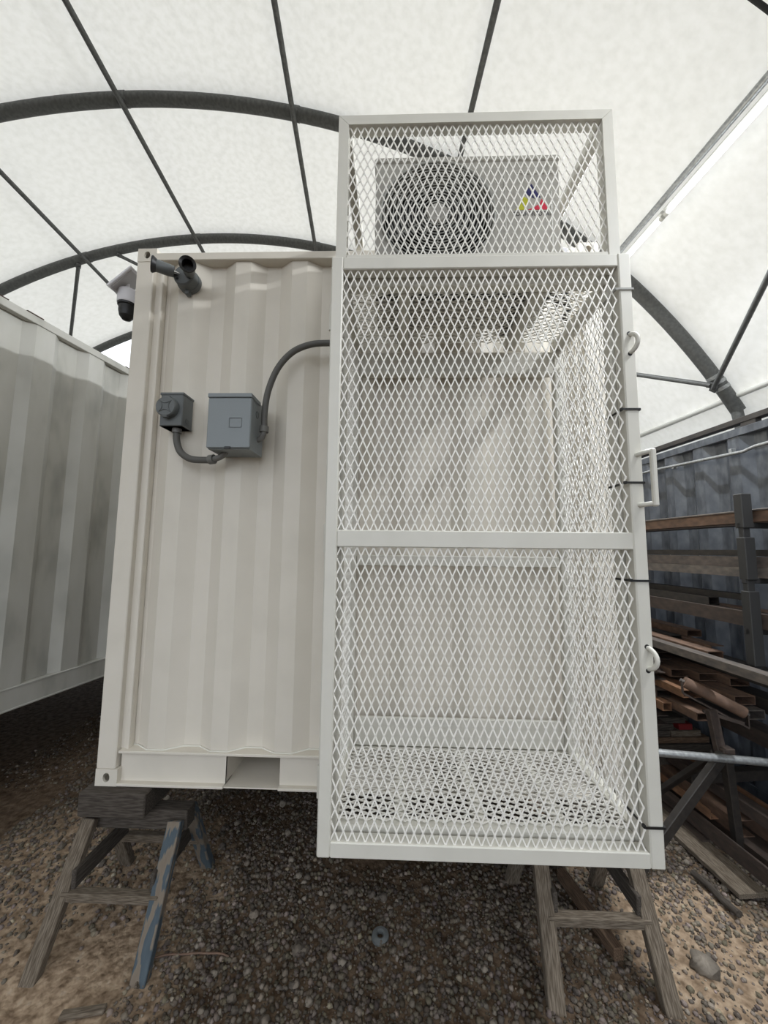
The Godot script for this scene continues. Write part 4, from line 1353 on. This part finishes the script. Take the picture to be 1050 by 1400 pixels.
func build_rack() -> void:
	# cantilever rack along the dark container; tent axes turned by TH about its own foot
	var foot := tl(3.3, 0.0, -0.02)
	var o := thing("steel_rack", "dark steel rack post with stepped arms holding bar stock", "rack", foot, TH)
	var mb := MB.new()
	mb.bc(Vector3(0.005, 1.04, -0.03), Vector3(0.046, 1.9, 0.0), 0.003)
	part(mb, "post", M.rack_paint, o)
	for s in [[1.83, 2.02], [1.55, 1.78], [1.10, 1.49]]:
		var p := MB.new()
		p.bc(Vector3(0.0, s[0], -0.04), Vector3(0.06, s[1], 0.008), 0.003)
		part(p, "upstand", M.rack_paint, o)
	for y in [1.86, 1.56, 1.29, 1.07]:
		for z in ([0.0] if y < 1.2 else [0.0, -1.6]):
			var a := MB.new()
			a.bc(Vector3(0.0 if z == 0.0 else 0.04, y - 0.03, z - 0.03), Vector3(0.50, y, z - 0.005), 0.003)
			part(a, "arm", M.rack_paint, o)
	for z in [0.0, -1.6]:
		var u := MB.new()
		u.bc(Vector3(0.47, 0.0, z - 0.03), Vector3(0.52, 2.0, z + 0.02), 0.003)
		part(u, "post", M.rack_paint, o)
	# bar stock on the arms, ends beyond the view
	var g := "bar stock on the rack"
	var bars := [
		["tube", 3.42, 1.865 + 0.03, 0.08, 0.06, M.rust_brown, "rusty brown steel tube on the top arms of the rack", 0.9],
		["flat", 3.42, 1.93, 0.10, 0.01, M.steel_grey, "thin light steel strip lying on the rusty tube of the rack", 0.9],
		["tube", 3.55, 1.885, 0.10, 0.05, M.rust_dark, "dark steel tube behind the rusty one on the top arms", 0.9],
		["tube", 3.41, 1.5875, 0.06, 0.055, M.steel_grey, "light grey steel tube, lowest on the middle rack arms", 0.9],
		["tube", 3.41, 1.645, 0.06, 0.058, M.steel_mid, "rust-tinted steel tube lying on the lowest one of the middle arms", 0.9],
		["tube", 3.45, 1.695, 0.10, 0.035, M.steel_dark, "dark flat tube topmost on the middle rack arms", 0.9],
		["tube", 3.56, 1.60, 0.08, 0.08, M.steel_dark, "dark square tube at the back of the middle rack arms", 0.8],
		["tube", 3.41, 1.33, 0.09, 0.08, M.rust_dark, "brown-edged steel tube, front one on the lower rack arms", 0.9],
		["tube", 3.52, 1.33, 0.10, 0.08, M.rust_brown, "rusty tube behind the front one on the lower rack arms", 0.9],
		["tube", 3.42, 1.395, 0.07, 0.05, M.steel_dark, "dark short tube lying on top of the lower rack arms stock", -0.35],
		["tube", 3.50, 1.435, 0.06, 0.035, M.steel_dark, "thin dark tube ending short above the lower rack arms", -0.2],
	]
	for b in bars:
		var len_: float = 3.2 + b[7]
		steel("steel_bar", b[0], b[3], b[4], len_, b[5], b[6], g, tl(b[1], b[2], b[7]))


func build_stand_and_scrap() -> void:
	# pile of channels and tubes, mouths towards the viewer
	var g := "scrap steel lengths in the pile beside the cage"
	var pile := [
		["tube", 3.640, 1.111, -0.757, 0.11, 0.047, "rust_brown", "pale rusty steel tube topmost at the back of the pile"],
		["tube", 3.470, 1.080, -0.720, 0.08, 0.051, "steel_dark", "dark open-ended steel tube near top of the pile by the cage"],
		["side", 3.580, 1.059, -0.516, 0.09, 0.050, "rust_brown", "short rusty channel with open side high on the pile"],
		["tube", 3.345, 1.085, -0.287, 0.10, 0.045, "rust_brown", "brown flat tube with black mouth on the long grey beam"],
		["side", 3.220, 1.085, 0.900, 0.07, 0.045, "steel_grey", "long light grey steel channel slanting across the pile top"],
		["side", 3.360, 0.971, -0.700, 0.10, 0.051, "rust_dark", "dark channel end just under the long grey channel"],
		["side", 3.257, 0.913, -0.666, 0.11, 0.060, "rust_dark", "dark channel end beside the lower lock staple"],
		["side", 3.376, 0.885, -0.600, 0.12, 0.051, "rust_brown", "brown channel end right of the lower lock staple"],
		["side", 3.499, 0.884, -0.518, 0.12, 0.051, "rust_brown", "brown channel end behind the roller stand"],
		["tube", 3.628, 0.881, -0.432, 0.13, 0.051, "rust_brown", "box tube end above the roller's right end"],
		["side", 3.320, 0.806, -0.444, 0.12, 0.047, "rust_orange", "light rusty channel left of the roller"],
		["side", 3.320, 0.708, -0.346, 0.13, 0.047, "rust_brown", "light rusty channel below the roller"],
		["tube", 3.500, 0.827, -0.281, 0.13, 0.051, "rust_brown", "box tube with skewed mouth right of the roller"],
		["side", 3.250, 0.857, -0.620, 0.09, 0.050, "rust_dark", "dark channel mouth third down beside the cage"],
		["side", 3.250, 0.757, -0.590, 0.10, 0.047, "rust_dark", "dark channel mouth fourth down beside the cage"],
		["tube", 3.200, 0.706, -0.504, 0.06, 0.051, "rust_orange", "small square rusty tube end beside the cage"],
		["side", 3.200, 0.600, -0.558, 0.09, 0.060, "rust_dark", "lowest dark channel mouth beside the cage"],
		["tube", 3.520, 0.765, -0.235, 0.10, 0.051, "steel_grey", "grey tube end under the skewed box tube"],
		["side", 3.400, 0.657, -0.750, 0.24, 0.051, "rust_dark", "wide dark channel low in the pile"],
		["tube", 3.670, 0.952, -0.220, 0.13, 0.085, "steel_dark", "dark box tube at far right of the pile, upper one"],
		["tube", 3.670, 0.800, -0.140, 0.13, 0.085, "steel_dark", "dark box tube at far right of the pile, under the upper one"],
		["tube", 3.700, 0.588, -0.280, 0.13, 0.085, "rust_dark", "lowest wide box tube at far right of the pile"],
	]
	for p in pile:
		steel("steel_length", p[0], p[4], p[5], 2.6 + (1.1 if p[3] > 0 else 0.0), M[p[6]], p[7], g, tl(p[1], p[2], p[3]))
	# bearers that carry the pile
	for q in [[-1.1, "far"], [-2.4, "farther"]]:
		var mb := MB.new()
		mb.bc(Vector3(-0.35, 0.0, -0.1), Vector3(0.30, 0.30, 0.1), 0.005)
		mb.bc(Vector3(-0.35, 0.30, -0.08), Vector3(0.30, 0.54, 0.08), 0.005)
		single(mb, "timber_crib", M.wood_dark, "dark timber crib under the scrap steel, %s one" % q[1], "timber", "cribs under the scrap steel", Transform3D(Basis(Vector3.UP, TH), tl(3.48, 0.0, q[0])))
	# planks stacked crosswise in front of the cribs
	var planks := [[3.42, 0.52, 0.40, "wood_dark", "dark plank topmost of the cross stack behind the roller stand"], [3.38, 0.475, 0.30, "wood_dark", "dark plank second in the cross stack"], [3.62, 0.43, 0.22, "wood_grey", "short pale grey board in the cross stack"], [3.36, 0.43, 0.28, "wood_dark", "dark board left of the pale one in the cross stack"], [3.40, 0.385, 0.34, "wood_brown", "brown plank low in the cross stack"], [3.62, 0.475, 0.10, "red_paint", "small dark red block in the cross stack"], [3.68, 0.385, 0.22, "wood_brown", "rusty brown board end low right of the stack"], [3.50, 0.335, 0.60, "wood_dark", "lowest long plank of the cross stack"]]
	for p in planks:
		var mb := MB.new()
		mb.bx(Vector3.ZERO, Vector3(0.16, 0.04, p[2]), 0.003)
		single(mb, "plank", M[p[3]], p[4], "plank", "planks stacked crosswise", Transform3D(Basis(Vector3.UP, TH + PI / 2), tl(p[0] - 0.07, p[1] - 0.02, -0.86)))
	var base := MB.new()
	base.bc(Vector3(-0.28, 0.0, -0.09), Vector3(0.28, 0.295, 0.07), 0.004)
	single(base, "timber_crib", M.wood_dark, "dark timber crib under the cross-stacked planks", "timber", "cribs under the scrap steel", Transform3D(Basis(Vector3.UP, TH), tl(3.5, 0.0, -0.86)))
	# roller stand
	var o := thing("roller_stand", "steel stand with a rusty roller on top and splayed angle legs", "roller stand", tl(3.28, 0.0, -0.2), TH)
	var node := Vector3(0.0, 0.585, 0.0)
	var l1 := MB.new()
	l1.bar(node + Vector3(-0.005, 0, 0), Vector3(-0.60, 0.0, 0.05), 0.05, 0.04, Vector3.BACK, 0.003)
	part(l1, "leg", M.steel_dark, o)
	var l2 := MB.new()
	l2.bar(node, Vector3(0.075, 0.0, -0.04), 0.045, 0.04, Vector3.BACK, 0.003)
	part(l2, "leg", M.steel_dark, o)
	var l3 := MB.new()
	l3.bar(node + Vector3(-0.04, -0.02, -0.02), Vector3(-0.16, 0.0, -0.5), 0.04, 0.03, Vector3.BACK, 0.003)
	part(l3, "leg", M.steel_dark, o)
	var ps := MB.new()
	ps.bar(node + Vector3(-0.01, -0.03, -0.02), Vector3(-0.04, 0.80, -0.03), 0.05, 0.035, Vector3.BACK, 0.003)
	ps.bar(Vector3(-0.06, 0.78, -0.06), Vector3(0.10, 0.745, 0.02), 0.03, 0.02, Vector3.UP, 0.002)
	part(ps, "post", M.rust_dark, o)
	var r0 := Vector3(-0.13, 0.93, -0.10)
	var r1 := Vector3(0.11, 0.80, 0.02)
	var ro := MB.new()
	ro.tube([r0, r1], 0.032, 20)
	part(ro, "roller", M.rust_brown, o, "rusty round roller")
	var axl := MB.new()
	var dd := (r1 - r0).normalized()
	axl.tube([r0 - dd * 0.02, r1 + dd * 0.02], 0.01, 8)
	axl.tube([r1 - dd * 0.001, r1 + dd * 0.004], 0.024, 14)
	part(axl, "axle", M.steel_grey, o)
	var yk := MB.new()
	for e in [r0 - dd * 0.012, r1 + dd * 0.012]:
		yk.bar(e, Vector3(e.x, e.y - 0.07, e.z), 0.03, 0.006, dd, 0.001)
	yk.bar(r0 - dd * 0.012 - Vector3(0, 0.07, 0), r1 + dd * 0.012 - Vector3(0, 0.07, 0), 0.04, 0.008, Vector3.UP, 0.001)
	part(yk, "yoke", M.rust_dark, o)
	var col := MB.new()
	col.bx(node + Vector3(0, 0.0, 0.0), Vector3(0.07, 0.05, 0.05), 0.004)
	part(col, "collar", M.rust_dark, o)
	var gp := MB.new()
	gp.tube([Vector3(-0.42, 0.0, -0.06), Vector3(0.52, 0.0, 0.14)], 0.02, 16)
	single(gp, "pipe", M.galvanised, "shiny galvanised pipe held level through the roller stand", "pipe", "", Transform3D(Basis(Vector3.UP, TH), tl(3.28, 0.575, -0.17)))
	# long members on the ground beside the cage
	var gg := "steel and boards lying on the ground at the right"
	var floor_ := [
		["flat", 3.16, 0.035, 0.02, 0.15, 0.025, 1.0, "wood_grey", "weathered grey board flat on the ground, nearest to cage"],
		["channel", 3.265, 0.10, 0.35, 0.05, 0.06, 2.2, "rust_dark", "long dark channel with light edge beside the grey board"],
		["angle", 3.345, 0.155, -0.353, 0.09, 0.05, 1.6, "rust_orange", "rusty angle length ending short on the ground pile"],
		["side", 3.40, 0.155, -0.24, 0.10, 0.09, 1.9, "rust_brown", "brown channel with open mouth on the ground pile"],
		["tube", 3.415, 0.06, 0.55, 0.10, 0.09, 2.4, "rust_dark", "dark tube lowest under the brown channel"],
		["tube", 3.45, 0.26, 0.5, 0.08, 0.06, 2.4, "rust_dark", "dark brown tube highest of the ground pile"],
		["tube", 3.53, 0.05, 0.4, 0.14, 0.10, 2.4, "rust_dark", "wide dark tube at the back of the ground pile"],
		["tube", 3.55, 0.145, 0.2, 0.10, 0.08, 2.2, "rust_brown", "brown tube resting on the wide dark one"],
		["angle", 3.62, 0.22, -0.1, 0.12, 0.06, 1.6, "rust_orange", "orange rusty plate angle at the back right"],
		["tube", 3.52, 0.215, -0.45, 0.10, 0.06, 1.5, "rust_orange", "orange rusty tube behind the roller stand legs"],
		["flat", 3.22, 0.03, -0.30, 0.05, 0.05, 1.0, "rust_dark", "rough dark bar between grey board and channel"],
	]
	for p in floor_:
		steel("ground_length", p[0], p[4], p[5], p[6], M[p[7]], p[8], gg, tl(p[1], p[2], p[3]), rng.randf_range(-0.02, 0.03), rng.randf_range(-0.05, 0.05))
	var hb := MB.new()
	hb.bc(Vector3(-0.3, -0.03, -0.03), Vector3(0.3, 0.03, 0.03), 0.003)
	single(hb, "cross_beam", M.steel_dark, "dark grey beam lying across the ground pile behind the stand", "steel", gg, Transform3D(Basis(Vector3.UP, TH + 0.05), tl(3.52, 0.34, -0.42)))


func build_litter() -> void:
	# offcut of timber behind the right sawhorse's legs
	var mb := MB.new()
	mb.bx(Vector3.ZERO, Vector3(0.045, 0.05, 0.40), 0.003)
	single(mb, "timber_offcut", M.wood_brown, "brown square timber offcut between the right sawhorse legs", "timber", "", Transform3D(Basis(Vector3.UP, 0.17), Vector3(2.30, 0.035, -0.12)))
	var st := MB.new()
	st.tube([Vector3(2.965, 0.025, -0.36), Vector3(2.985, 0.03, -0.28), Vector3(2.99, 0.025, -0.2), Vector3(3.0, 0.03, -0.13)], 0.016, 9)
	single(st, "branch", M.wood_dark, "short dark branch on the ground right of the cage", "branch")
	var wd := MB.new()
	wd.bx(Vector3.ZERO, Vector3(0.03, 0.015, 0.15), 0.004)
	single(wd, "wood_splinter", M.wood_grey, "pale wood splinter on the ground at the lower left", "wood", "", Transform3D(Basis(Vector3.UP, 1.75), Vector3(0.27, ground_y(0.27, 0.32) + 0.012, 0.32)))
	var wr := MB.new()
	var pts := []
	for i in 15:
		var t := i / 14.0
		var x := 0.36 + 0.36 * t
		var z := 0.175 - 0.03 * sin(t * 3.0) - 0.05 * t
		pts.append(Vector3(x, ground_y(x, z) + 0.012 + 0.006 * sin(t * 9.0), z))
	wr.tube(pts, 0.004, 6)
	single(wr, "wire", M.rust_brown, "thin rusty wire on the gravel by the left sawhorse", "wire")
	var ring := MB.new()
	ring.lathe([Vector2(0.014, 0.0), Vector2(0.014, 0.016), Vector2(0.02, 0.018), Vector2(0.036, 0.012), Vector2(0.038, 0.0)], 26, Transform3D(Basis(Vector3.RIGHT, 0.1), Vector3(1.343, ground_y(1.343, 0.013) + 0.002, 0.013)))
	single(ring, "washer", M.dark_grey_box, "grey rubber ring lying on the gravel below the cage", "ring")
	var twig := MB.new()
	twig.tube([Vector3(0.40, ground_y(0.4, 0.2) + 0.01, 0.20), Vector3(0.415, ground_y(0.41, 0.25) + 0.012, 0.25)], 0.005, 6)
	single(twig, "twig", M.wood_grey, "small pale twig beside the left sawhorse foot", "twig")
	var lump := MB.new()
	var f := FastNoiseLite.new()
	f.seed = 9
	f.frequency = 0.9
	for i in 8:
		for j in 12:
			var pt := func(a: int, b: int) -> Vector3:
				var u := PI * a / 8.0
				var w := TAU * (b % 12) / 12.0
				var d := Vector3(sin(u) * cos(w), cos(u), sin(u) * sin(w))
				return d * Vector3(0.05, 0.035, 0.04) * (1.0 + 0.6 * f.get_noise_3dv(d * 2.0))
			var a: Vector3 = pt.call(i, j)
			var b: Vector3 = pt.call(i, j + 1)
			var c: Vector3 = pt.call(i + 1, j + 1)
			var e: Vector3 = pt.call(i + 1, j)
			if i > 0: lump.tri(a, b, c, a.normalized(), b.normalized(), c.normalized())
			if i < 7: lump.tri(a, c, e, a.normalized(), c.normalized(), e.normalized())
	single(lump, "crumpled_wrapper", M.stone3, "pale crumpled lump on the ground right of the sawhorse", "litter", "", Transform3D(Basis(), Vector3(2.668, ground_y(2.668, 0.08) + 0.015, 0.08)))
